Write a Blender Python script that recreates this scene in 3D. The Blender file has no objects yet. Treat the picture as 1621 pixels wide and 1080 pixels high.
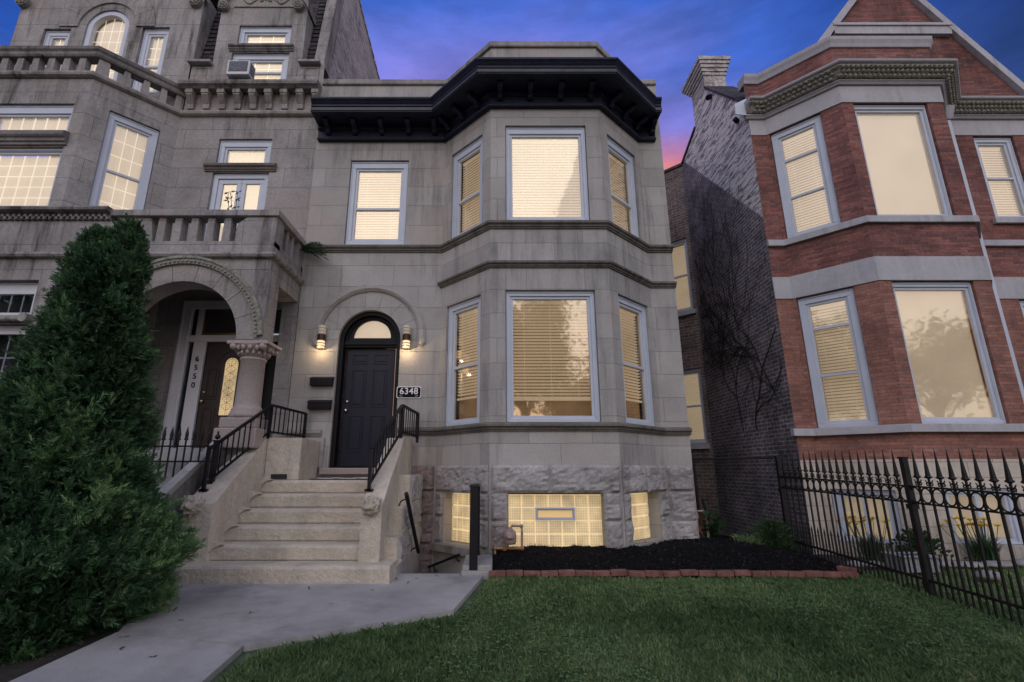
import bpy, bmesh, math, random
import numpy as np
from mathutils import Vector, Matrix, noise
random.seed(7); np.random.seed(7)
SC = bpy.context.scene
COL = SC.collection
R = math.radians

# ------------------------------------------------------------------ camera
cam = bpy.data.cameras.new('camera'); camo = bpy.data.objects.new('camera', cam); COL.objects.link(camo)
cam.sensor_width = 36; cam.lens = 17.389; cam.shift_x = 0.0145
cam.clip_start = 0.05; cam.clip_end = 2000
camo.location = (0, 0, 1.2); camo.rotation_euler = (R(90 + 14.67), 0, 0)
SC.camera = camo

# ------------------------------------------------------------------ dusk sky
W = bpy.data.worlds.new('World'); SC.world = W; W.use_nodes = True
nt = W.node_tree; nt.nodes.clear()
def N(t, **k):
    n = nt.nodes.new(t)
    for a, b in k.items(): setattr(n, a, b)
    return n
def LK(a, b): nt.links.new(a, b)
tc = N('ShaderNodeTexCoord'); sep = N('ShaderNodeSeparateXYZ'); LK(tc.outputs['Generated'], sep.inputs[0])
ramp = N('ShaderNodeValToRGB')
def set_ramp(r, stops):
    e = r.color_ramp.elements
    while len(e) > 1: e.remove(e[0])
    e[0].position = stops[0][0]; e[0].color = (*stops[0][1], 1)
    for p, c in stops[1:]:
        x = e.new(p); x.color = (*c, 1)
set_ramp(ramp, [(0.0, (.28, .16, .15)), (.48, (.58, .26, .17)), (.54, (.72, .31, .20)), (.575, (.56, .17, .22)), (.615, (.27, .14, .36)),
                (.665, (.16, .145, .48)), (.715, (.095, .135, .52)), (.77, (.033, .095, .45)), (.84, (.008, .052, .31)), (1.0, (.003, .03, .20))])
# streaky cloud warp of the elevation
mp = N('ShaderNodeMapping'); mp.inputs['Scale'].default_value = (1.6, 1.6, 9.0); mp.inputs['Rotation'].default_value = (0.12, 0.25, 0)
LK(tc.outputs['Generated'], mp.inputs[0])
nz = N('ShaderNodeTexNoise'); nz.inputs['Scale'].default_value = 1.6; nz.inputs['Detail'].default_value = 5; LK(mp.outputs[0], nz.inputs['Vector'])
m1 = N('ShaderNodeMath', operation='SUBTRACT'); LK(nz.outputs[0], m1.inputs[0]); m1.inputs[1].default_value = .5
m2 = N('ShaderNodeMath', operation='MULTIPLY'); LK(m1.outputs[0], m2.inputs[0]); m2.inputs[1].default_value = .17
# the afterglow sits lower towards the two sides
m3 = N('ShaderNodeMath', operation='MULTIPLY_ADD'); LK(sep.outputs['X'], m3.inputs[0]); LK(sep.outputs['X'], m3.inputs[1]); LK(sep.outputs['Z'], m3.inputs[2])
m4 = N('ShaderNodeMath', operation='MULTIPLY'); LK(sep.outputs['X'], m4.inputs[0]); LK(sep.outputs['X'], m4.inputs[1])
m5 = N('ShaderNodeMath', operation='MULTIPLY_ADD'); LK(m4.outputs[0], m5.inputs[0]); m5.inputs[1].default_value = .62; LK(sep.outputs['Z'], m5.inputs[2])
m6 = N('ShaderNodeMath', operation='ADD'); LK(m5.outputs[0], m6.inputs[0]); LK(m2.outputs[0], m6.inputs[1])
LK(m6.outputs[0], ramp.inputs[0])
# the bright evening sky behind the camera
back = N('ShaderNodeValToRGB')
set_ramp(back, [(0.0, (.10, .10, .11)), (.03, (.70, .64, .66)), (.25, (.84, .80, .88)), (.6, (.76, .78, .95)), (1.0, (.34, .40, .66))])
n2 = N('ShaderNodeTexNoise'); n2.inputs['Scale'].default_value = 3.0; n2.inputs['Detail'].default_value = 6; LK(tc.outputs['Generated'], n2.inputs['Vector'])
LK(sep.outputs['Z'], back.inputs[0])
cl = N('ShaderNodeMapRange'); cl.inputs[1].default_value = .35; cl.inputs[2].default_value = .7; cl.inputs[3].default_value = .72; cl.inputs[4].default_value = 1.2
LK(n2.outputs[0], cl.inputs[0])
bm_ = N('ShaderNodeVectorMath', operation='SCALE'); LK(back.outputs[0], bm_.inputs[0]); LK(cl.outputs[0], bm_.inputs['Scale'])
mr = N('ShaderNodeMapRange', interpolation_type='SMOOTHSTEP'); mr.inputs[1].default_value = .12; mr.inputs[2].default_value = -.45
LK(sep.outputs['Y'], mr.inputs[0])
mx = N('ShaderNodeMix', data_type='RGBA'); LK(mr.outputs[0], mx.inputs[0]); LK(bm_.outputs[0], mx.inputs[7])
bg = N('ShaderNodeBackground'); dk = N('ShaderNodeMapRange', interpolation_type='SMOOTHSTEP'); dk.inputs[1].default_value = .38; dk.inputs[2].default_value = .72; dk.inputs[3].default_value = .88; dk.inputs[4].default_value = .36
LK(sep.outputs['X'], dk.inputs[0])
mp3 = N('ShaderNodeMapping'); mp3.inputs['Scale'].default_value = (2.2, 2.2, 7.5); mp3.inputs['Rotation'].default_value = (0.3, -.15, .2); LK(tc.outputs['Generated'], mp3.inputs[0])
n3 = N('ShaderNodeTexNoise'); n3.inputs['Scale'].default_value = 2.4; n3.inputs['Detail'].default_value = 7; n3.inputs['Roughness'].default_value = .62; LK(mp3.outputs[0], n3.inputs['Vector'])
cb = N('ShaderNodeMapRange'); cb.inputs[1].default_value = .35; cb.inputs[2].default_value = .70; cb.inputs[3].default_value = .82; cb.inputs[4].default_value = 1.35; LK(n3.outputs[0], cb.inputs[0])
cm = N('ShaderNodeMath', operation='MULTIPLY'); LK(dk.outputs[0], cm.inputs[0]); LK(cb.outputs[0], cm.inputs[1])
dv = N('ShaderNodeVectorMath', operation='SCALE'); LK(ramp.outputs[0], dv.inputs[0]); LK(cm.outputs[0], dv.inputs['Scale']); LK(dv.outputs[0], mx.inputs[6])
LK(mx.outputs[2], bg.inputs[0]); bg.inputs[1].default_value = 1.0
sky = N('ShaderNodeTexSky', sky_type='NISHITA'); sky.sun_disc = False; sky.sun_elevation = R(3); sky.sun_rotation = R(180)
bg2 = N('ShaderNodeBackground'); LK(sky.outputs[0], bg2.inputs[0]); bg2.inputs[1].default_value = .02
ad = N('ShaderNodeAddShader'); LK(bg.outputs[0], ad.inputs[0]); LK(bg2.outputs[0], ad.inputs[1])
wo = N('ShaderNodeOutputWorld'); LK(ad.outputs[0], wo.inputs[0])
# low, very soft evening sun behind the camera
sl = bpy.data.lights.new('sun', 'SUN'); sl.energy = .30; sl.angle = R(40); sl.color = (1, .96, .92)
so = bpy.data.objects.new('sun', sl); COL.objects.link(so); so.rotation_euler = (R(52), 0, R(-14))
SC.view_settings.view_transform = 'Standard'; SC.view_settings.look = 'None'; SC.view_settings.exposure = .42; SC.view_settings.gamma = 1

# ------------------------------------------------------------------ materials
MAT = {}
def newmat(name):
    m = bpy.data.materials.new(name); m.use_nodes = True; MAT[name] = m
    t = m.node_tree; t.nodes.clear()
    o = t.nodes.new('ShaderNodeOutputMaterial'); b = t.nodes.new('ShaderNodeBsdfPrincipled'); t.links.new(b.outputs[0], o.inputs[0])
    return m, t, b
def nn(t, ty, **k):
    n = t.nodes.new(ty)
    for a, b in k.items(): setattr(n, a, b)
    return n
def mulcol(t, a, b, fac=1.0):
    m = nn(t, 'ShaderNodeMix', data_type='RGBA', blend_type='MULTIPLY'); m.inputs[0].default_value = fac
    t.links.new(a, m.inputs[6]); t.links.new(b, m.inputs[7]); return m.outputs[2]
def gray_ramp(t, src, p0, v0, p1, v1):
    r = nn(t, 'ShaderNodeMapRange'); r.inputs[1].default_value = p0; r.inputs[2].default_value = p1; r.inputs[3].default_value = v0; r.inputs[4].default_value = v1
    t.links.new(src, r.inputs[0]); return r.outputs[0]
def noise_tex(t, vec, scale, detail=5, rough=.55, dist=0):
    n = nn(t, 'ShaderNodeTexNoise'); n.inputs['Scale'].default_value = scale; n.inputs['Detail'].default_value = detail
    n.inputs['Roughness'].default_value = rough; n.inputs['Distortion'].default_value = dist
    t.links.new(vec, n.inputs['Vector']); return n.outputs[0]
def bump(t, b, src, strength, dist, prev=None):
    n = nn(t, 'ShaderNodeBump'); n.inputs['Strength'].default_value = strength; n.inputs['Distance'].default_value = dist
    t.links.new(src, n.inputs['Height'])
    if prev: t.links.new(prev, n.inputs['Normal'])
    t.links.new(n.outputs[0], b.inputs['Normal']); return n.outputs[0]
def plain(name, col, rough=.6, metal=0, nscale=0, namt=.25, bumpamt=0, bscale=60, emit=None, estr=0, spec=.5):
    m, t, b = newmat(name)
    b.inputs['Base Color'].default_value = (*col, 1); b.inputs['Roughness'].default_value = rough; b.inputs['Metallic'].default_value = metal
    b.inputs['Specular IOR Level'].default_value = spec
    g = nn(t, 'ShaderNodeNewGeometry')
    if nscale:
        f = noise_tex(t, g.outputs['Position'], nscale, 6)
        v = gray_ramp(t, f, .3, 1 - namt, .7, 1 + namt)
        c = nn(t, 'ShaderNodeVectorMath', operation='SCALE'); c.inputs[0].default_value = col; t.links.new(v, c.inputs['Scale'])
        t.links.new(c.outputs[0], b.inputs['Base Color'])
    if bumpamt:
        bump(t, b, noise_tex(t, g.outputs['Position'], bscale, 4), bumpamt, .01)
    if emit:
        b.inputs['Emission Color'].default_value = (*emit, 1); b.inputs['Emission Strength'].default_value = estr
    return m
def masonry(name, c1, c2, mort, bw, bh, ms, stain=.5, var=.2, nbump=.3, mbump=.5, rough=.85, warm=None, offset=.5, streak=6.0, ndist=.012, sq=1.0, fleck=None, mask=None, nscale=14):
    m, t, b = newmat(name)
    b.inputs['Roughness'].default_value = rough; b.inputs['Specular IOR Level'].default_value = .25
    uv = nn(t, 'ShaderNodeUVMap'); g = nn(t, 'ShaderNodeNewGeometry'); P = g.outputs['Position']
    # wobble the joints a little
    wn = nn(t, 'ShaderNodeTexNoise'); wn.inputs['Scale'].default_value = 3; t.links.new(P, wn.inputs['Vector'])
    wv = nn(t, 'ShaderNodeVectorMath', operation='SUBTRACT'); t.links.new(wn.outputs['Color'], wv.inputs[0]); wv.inputs[1].default_value = (.5, .5, .5)
    ws = nn(t, 'ShaderNodeVectorMath', operation='SCALE'); t.links.new(wv.outputs[0], ws.inputs[0]); ws.inputs['Scale'].default_value = .02
    wa = nn(t, 'ShaderNodeVectorMath', operation='ADD'); t.links.new(uv.outputs[0], wa.inputs[0]); t.links.new(ws.outputs[0], wa.inputs[1])
    br = nn(t, 'ShaderNodeTexBrick'); br.offset = offset; br.squash = sq; br.squash_frequency = 3
    br.inputs['Color1'].default_value = (*c1, 1); br.inputs['Color2'].default_value = (*c2, 1); br.inputs['Mortar'].default_value = (*mort, 1)
    br.inputs['Scale'].default_value = 1; br.inputs['Mortar Size'].default_value = ms; br.inputs['Mortar Smooth'].default_value = .3
    br.inputs['Brick Width'].default_value = bw; br.inputs['Row Height'].default_value = bh
    t.links.new(wa.outputs[0], br.inputs['Vector'])
    col = br.outputs['Color']
    def sc(src, v):
        c = nn(t, 'ShaderNodeVectorMath', operation='SCALE'); t.links.new(src, c.inputs[0]); t.links.new(v, c.inputs['Scale']); return c.outputs[0]
    col = sc(col, gray_ramp(t, noise_tex(t, P, 1.3, 8, .65), .3, 1 - var, .7, 1 + var))
    fine = noise_tex(t, P, nscale, 8, .7)
    col = sc(col, gray_ramp(t, fine, .3, 1 - var * .85, .7, 1 + var * .85))
    if stain:
        mpn = nn(t, 'ShaderNodeMapping'); mpn.inputs['Scale'].default_value = (streak, streak, .55); t.links.new(P, mpn.inputs[0])
        st = noise_tex(t, mpn.outputs[0], 1.0, 7, .7)
        big = noise_tex(t, P, .55, 4, .6)
        mm = nn(t, 'ShaderNodeMath', operation='MULTIPLY'); t.links.new(gray_ramp(t, st, .47, 0, .66, 1), mm.inputs[0]); t.links.new(gray_ramp(t, big, .40, 0, .60, 1), mm.inputs[1])
        v = gray_ramp(t, mm.outputs[0], 0, 1, 1, 1 - stain); col = sc(col, v)
    if warm:
        mxw = nn(t, 'ShaderNodeMix', data_type='RGBA'); mxw.inputs[7].default_value = (*warm, 1)
        t.links.new(gray_ramp(t, noise_tex(t, P, .8, 5, .6), .52, 0, .75, .6), mxw.inputs[0]); t.links.new(col, mxw.inputs[6]); col = mxw.outputs[2]
    if fleck:
        fc, thr, fsc, famt = fleck
        mxw = nn(t, 'ShaderNodeMix', data_type='RGBA'); mxw.inputs[7].default_value = (*fc, 1)
        mpf = nn(t, 'ShaderNodeMapping'); mpf.inputs['Scale'].default_value = (1, .30, 1.9); t.links.new(P, mpf.inputs[0])
        f = gray_ramp(t, noise_tex(t, mpf.outputs[0], fsc, 6, .75, .6), thr, 0, thr + .06, famt)
        if mask:
            f = mask(t, P, f)
        t.links.new(f, mxw.inputs[0]); t.links.new(col, mxw.inputs[6]); col = mxw.outputs[2]
    t.links.new(col, b.inputs['Base Color'])
    p = bump(t, b, fine, nbump, ndist)
    inv = nn(t, 'ShaderNodeMath', operation='SUBTRACT'); inv.inputs[0].default_value = 1; t.links.new(br.outputs['Fac'], inv.inputs[1])
    bump(t, b, inv.outputs[0], mbump, .012, p)
    return m

masonry('limestone', (.415, .397, .375), (.335, .322, .306), (.245, .236, .232), .92, .395, .004, stain=.45, var=.13, warm=(.46, .375, .32), mbump=.7, nbump=.2, nscale=30)
masonry('weathered limestone', (.325, .306, .292), (.28, .266, .257), (.14, .134, .132), 1.0, .42, .0045, stain=.74, var=.26, warm=(.37, .30, .26), mbump=.6, nbump=.25, nscale=20)
masonry('trim limestone', (.31, .285, .265), (.27, .25, .235), (.2, .19, .18), 1.4, 4, .003, stain=.8, var=.25, nbump=.25, nscale=25)
masonry('sooty limestone', (.22, .205, .195), (.18, .17, .16), (.12, .11, .11), 1.2, 4, .003, stain=.85, var=.35, nbump=.3, nscale=20)
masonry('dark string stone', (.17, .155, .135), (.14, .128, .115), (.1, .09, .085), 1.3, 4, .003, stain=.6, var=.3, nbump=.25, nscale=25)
masonry('rock faced stone', (.40, .38, .37), (.37, .35, .34), (.3, .28, .26), 50, 50, .0, stain=.5, var=.26, nbump=.9, ndist=.025, warm=(.36, .30, .275), nscale=18)
masonry('red stained stone', (.31, .245, .225), (.26, .205, .19), (.2, .15, .14), 50, 50, .0, stain=.5, var=.25, nbump=.8, ndist=.02, nscale=18)
masonry('red brick', (.30, .122, .098), (.15, .066, .060), (.15, .10, .095), .24, .045, .005, stain=.45, var=.38, nbump=.5, nscale=26, mbump=.7, streak=2)
masonry('orange red brick', (.36, .165, .122), (.23, .105, .085), (.19, .13, .11), .24, .052, .005, stain=.35, var=.32, nbump=.5, nscale=26, mbump=.7, streak=2)
masonry('cream painted stone', (.56, .50, .42), (.50, .44, .38), (.34, .25, .21), .75, .22, .006, stain=.4, var=.16, nbump=.3)
masonry('grey painted band', (.44, .43, .45), (.42, .41, .43), (.4, .39, .4), 2.2, 6, .002, stain=.3, var=.10, nbump=.15)
def ghost(t, P, f):
    # peeling white paint only above the old neighbour's roof line (a line in Y/Z on the side wall)
    s = nn(t, 'ShaderNodeSeparateXYZ'); t.links.new(P, s.inputs[0])
    a = nn(t, 'ShaderNodeMath', operation='MULTIPLY_ADD'); t.links.new(s.outputs['Y'], a.inputs[0]); a.inputs[1].default_value = -1.07; t.links.new(s.outputs['Z'], a.inputs[2])
    up = gray_ramp(t, a.outputs[0], -3.12, 0.0, -3.06, 1)
    m = nn(t, 'ShaderNodeMath', operation='MULTIPLY'); t.links.new(up, m.inputs[0]); t.links.new(f, m.inputs[1]); return m.outputs[0]
masonry('dark common brick', (.20, .16, .17), (.11, .10, .125), (.34, .32, .34), .21, .07, .010, stain=.4, var=.55, nbump=.6, mbump=1, fleck=((.90, .86, .86), .445, 8, .95), mask=ghost, nscale=12)
masonry('yard brick', (.22, .16, .14), (.12, .09, .085), (.30, .27, .26), .21, .075, .009, stain=.4, var=.4, nbump=.6, mbump=1)
masonry('old side brick', (.50, .46, .44), (.34, .30, .29), (.55, .52, .5), .21, .07, .012, stain=.5, var=.45, nbump=1, mbump=1, ndist=.04, fleck=((.72, .69, .67), .5, 9, .8))
masonry('slate', (.085, .075, .08), (.05, .045, .055), (.015, .015, .015), .23, .14, .006, stain=.3, var=.4, nbump=.4, mbump=1, warm=(.10, .05, .05))
masonry('concrete', (.40, .385, .375), (.38, .365, .355), (.2, .19, .18), 60, 60, .0, stain=.35, var=.21, nbump=.5, nscale=110, streak=1.5)
masonry('stucco steps', (.64, .57, .47), (.61, .54, .45), (.4, .36, .3), 60, 60, .0, stain=.28, var=.15, nbump=1.0, nscale=17, ndist=.035, warm=(.42, .32, .26), streak=3)
plain('black metal', (.008, .008, .011), .42, .0, 8, .3, .15, 90, spec=.25)
plain('rusty black iron', (.010, .008, .008), .5, .0, 10, .6, .4, 70, spec=.35)
plain('cornice black', (.009, .011, .030), .45, 0, 4, .5, .8, 35, spec=.3)
plain('cornice cap', (.03, .034, .045), .5, 0, 6, .5)
plain('door black', (.006, .009, .022), .42, 0, 5, .15, spec=.3)
plain('frame black', (.005, .005, .007), .5, 0, 5, .2, spec=.2)
plain('window white', (.50, .54, .62), .45, 0, 3, .06)
plain('trim white', (.56, .57, .60), .5, 0, 3, .08)
plain('carved stone', (.24, .235, .20), .85, 0, 22, .45, 1.0, 22)
plain('pink granite', (.37, .305, .28), .6, 0, 60, .25, .2, 90)
plain('brass', (.55, .42, .2), .25, 1)
plain('nickel', (.6, .58, .55), .2, 1)
plain('brown door', (.030, .020, .017), .4, 0, 5, .2)
plain('white plastic', (.55, .56, .58), .5, 0, 4, .06)
plain('ac grille', (.10, .11, .13), .7, 0, 30, .5)
plain('meter paint', (.33, .24, .21), .55, .1, 14, .3, .2, 60)
plain('copper pipe', (.35, .17, .08), .5, .4, 12, .4)
plain('lamp bronze', (.06, .035, .025), .4, .6)
plain('lamp ribbed glass', (.50, .45, .38), .4, 0, emit=(1, .8, .55), estr=.06)
plain('lamp glow', (.8, .7, .5), .4, 0, emit=(1, .70, .36), estr=.65)
plain('edging brick', (.20, .085, .068), .8, 0, 9, .45, .6, 50)
plain('pale stone', (.27, .255, .25), .85, 0, 8, .3, .8, 30)
plain('dead vine bark', (.020, .013, .012), .95, 0, 12, .4)
plain('trunk bark', (.07, .05, .04), .9, 0, 12, .4, 1, 40)
plain('sign black', (.006, .006, .009), .6, spec=.1)
plain('sign white', (.75, .75, .75), .5)
plain('mat white', (.6, .6, .6), .8)
plain('interior dark', (.02, .02, .022), .8)
plain('mulch base', (.006, .006, .007), .95, 0, 30, .5, 1, 60, spec=.1)
plain('soil', (.030, .024, .020), .95, 0, 10, .4, 1, 30)
plain('turf soil', (.075, .11, .05), .95, 0, 6, .4, .6, 40)
plain('distant ground', (.09, .09, .08), .95, 0, 2, .3)
plain('asphalt', (.05, .05, .052), .9, 0, 20, .2, .3, 60)
plain('trough blue', (.10, .20, .23), .4)
plain('trough concrete', (.24, .25, .27), .8, 0, 10, .2, .5, 40)
# leaves and blades: colour varies per leaf through the UV seed
def leafmat(name, c1, c2, c3=None, trans=.25, rough=.5):
    m, t, b = newmat(name)
    uv = nn(t, 'ShaderNodeUVMap'); s = nn(t, 'ShaderNodeSeparateXYZ'); t.links.new(uv.outputs[0], s.inputs[0])
    r = nn(t, 'ShaderNodeValToRGB'); e = r.color_ramp.elements
    e[0].position = 0; e[0].color = (*c1, 1); e[1].position = .8; e[1].color = (*c2, 1)
    x = e.new(.97); x.color = (*(c3 or c2), 1)
    t.links.new(s.outputs['X'], r.inputs[0]); t.links.new(r.outputs[0], b.inputs['Base Color'])
    b.inputs['Roughness'].default_value = rough; b.inputs['Specular IOR Level'].default_value = .3
    if trans:
        tr = nn(t, 'ShaderNodeBsdfTranslucent'); t.links.new(r.outputs[0], tr.inputs[0])
        mx = nn(t, 'ShaderNodeMixShader'); mx.inputs[0].default_value = trans
        o = [n for n in t.nodes if n.type == 'OUTPUT_MATERIAL'][0]
        t.links.new(b.outputs[0], mx.inputs[1]); t.links.new(tr.outputs[0], mx.inputs[2]); t.links.new(mx.outputs[0], o.inputs[0])
    return m
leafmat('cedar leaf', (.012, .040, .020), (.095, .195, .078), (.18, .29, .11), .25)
leafmat('grass blade', (.125, .215, .090), (.30, .43, .18), (.52, .50, .30), .42)
leafmat('clover leaf', (.12, .22, .08), (.20, .33, .14), None, .3)
leafmat('shrub leaf', (.02, .05, .02), (.06, .12, .04), None, .3)
leafmat('lily petal', (.65, .38, .03), (.8, .55, .05), None, .4)
leafmat('street leaf', (.03, .05, .015), (.07, .11, .03), None, .3)
leafmat('mulch chip', (.004, .004, .005), (.014, .013, .015), (.10, .08, .07), 0, .9)
leafmat('dead leaf', (.06, .04, .03), (.11, .07, .05), None, .2, .8)
# glass: clear pane with a real mirror coat
def glassmat(name, fac, tint=(1, .9, .72)):
    m, t, b = newmat(name); t.nodes.remove(b)
    o = [n for n in t.nodes if n.type == 'OUTPUT_MATERIAL'][0]
    tr = nn(t, 'ShaderNodeBsdfTransparent'); gl = nn(t, 'ShaderNodeBsdfGlossy'); gl.inputs['Roughness'].default_value = .035; gl.inputs[0].default_value = (*tint, 1)
    g = nn(t, 'ShaderNodeNewGeometry'); bp = nn(t, 'ShaderNodeBump'); bp.inputs['Strength'].default_value = .10; bp.inputs['Distance'].default_value = .02
    t.links.new(noise_tex(t, g.outputs['Position'], 2.2, 2), bp.inputs['Height']); t.links.new(bp.outputs[0], gl.inputs['Normal'])
    mx = nn(t, 'ShaderNodeMixShader'); mx.inputs[0].default_value = fac
    t.links.new(tr.outputs[0], mx.inputs[1]); t.links.new(gl.outputs[0], mx.inputs[2]); t.links.new(mx.outputs[0], o.inputs[0])
glassmat('window glass', .235, (.80, .69, .52))
glassmat('dark window glass', .20, (.8, .9, 1))
def litmat(name, base, col, strength, nsc=.8, namt=.18):
    m, t, b = newmat(name)
    b.inputs['Base Color'].default_value = (*base, 1); b.inputs['Roughness'].default_value = .7
    g = nn(t, 'ShaderNodeNewGeometry')
    v = gray_ramp(t, noise_tex(t, g.outputs['Position'], nsc, 3), .3, strength * (1 - namt), .7, strength * (1 + namt))
    b.inputs['Emission Color'].default_value = (*col, 1); t.links.new(v, b.inputs['Emission Strength'])
litmat('lit slat', (.46, .41, .33), (1, .77, .50), .28)
litmat('lit curtain', (.46, .40, .33), (1, .78, .51), .275)
litmat('lit room', (.2, .15, .1), (1, .55, .22), .10, 1.5, .5)
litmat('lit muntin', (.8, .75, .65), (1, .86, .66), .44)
litmat('lit side blind', (.5, .4, .2), (1, .62, .25), .33)
litmat('grout', (.6, .5, .35), (1, .80, .48), .37)
def blockglass():
    m, t, b = newmat('glass block'); uv = nn(t, 'ShaderNodeUVMap')
    mp = nn(t, 'ShaderNodeMapping'); mp.inputs['Rotation'].default_value = (0, 0, R(45)); mp.inputs['Scale'].default_value = (42, 42, 42); t.links.new(uv.outputs[0], mp.inputs[0])
    w = nn(t, 'ShaderNodeTexChecker'); w.inputs['Scale'].default_value = 1; t.links.new(mp.outputs[0], w.inputs['Vector'])
    g = nn(t, 'ShaderNodeNewGeometry'); n1 = noise_tex(t, g.outputs['Position'], 3.5, 4)
    a = gray_ramp(t, n1, .3, .16, .7, .40)
    k = nn(t, 'ShaderNodeMath', operation='MULTIPLY'); t.links.new(gray_ramp(t, w.outputs['Fac'], 0, .72, 1, 1.25), k.inputs[0]); t.links.new(a, k.inputs[1])
    b.inputs['Base Color'].default_value = (.5, .42, .3, 1); b.inputs['Roughness'].default_value = .12
    b.inputs['Emission Color'].default_value = (1, .72, .34, 1); t.links.new(k.outputs[0], b.inputs['Emission Strength'])
    bump(t, b, w.outputs['Fac'], .3, .005)
blockglass()

# ------------------------------------------------------------------ object helpers
def tag(o, label=None, cat=None, group=None, kind=None):
    if label: o['label'] = label
    if cat: o['category'] = cat
    if group: o['group'] = group
    if kind: o['kind'] = kind
    return o
def empty(name, loc, label, cat, group=None):
    o = bpy.data.objects.new(name, None); COL.objects.link(o); o.location = loc; o.empty_display_size = .2
    return tag(o, label, cat, group)
def place(o, parent):
    if parent is not None:
        o.parent = parent
        M = Matrix.Identity(4); p = parent
        chain = []
        while p: chain.append(p); p = p.parent
        for q in reversed(chain): M = M @ q.matrix_parent_inverse @ q.matrix_basis
        o.matrix_parent_inverse = M.inverted()
    return o
def auto_uv(me):
    n = len(me.loops)
    co = np.empty(len(me.vertices) * 3); me.vertices.foreach_get('co', co); co = co.reshape(-1, 3)
    vi = np.empty(n, dtype=np.int32); me.loops.foreach_get('vertex_index', vi)
    pn = np.empty(len(me.polygons) * 3); me.polygons.foreach_get('normal', pn); pn = pn.reshape(-1, 3)
    lt = np.empty(len(me.polygons), dtype=np.int32); me.polygons.foreach_get('loop_total', lt)
    nl = np.repeat(pn, lt, axis=0); p = co[vi]
    horiz = np.abs(nl[:, 2]) > .8
    t = np.stack([-nl[:, 1], nl[:, 0], np.zeros(n)], 1); L = np.linalg.norm(t, axis=1); L[L == 0] = 1; t /= L[:, None]
    u = (p * t).sum(1); bt = np.cross(nl, t); v = (p * bt).sum(1)
    v = np.where(np.abs(nl[:, 2]) < .3, p[:, 2], v)
    u = np.where(horiz, p[:, 0], u); v = np.where(horiz, p[:, 1], v)
    uvl = me.uv_layers.new(name='UVMap'); uvl.data.foreach_set('uv', np.stack([u, v], 1).ravel())
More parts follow.
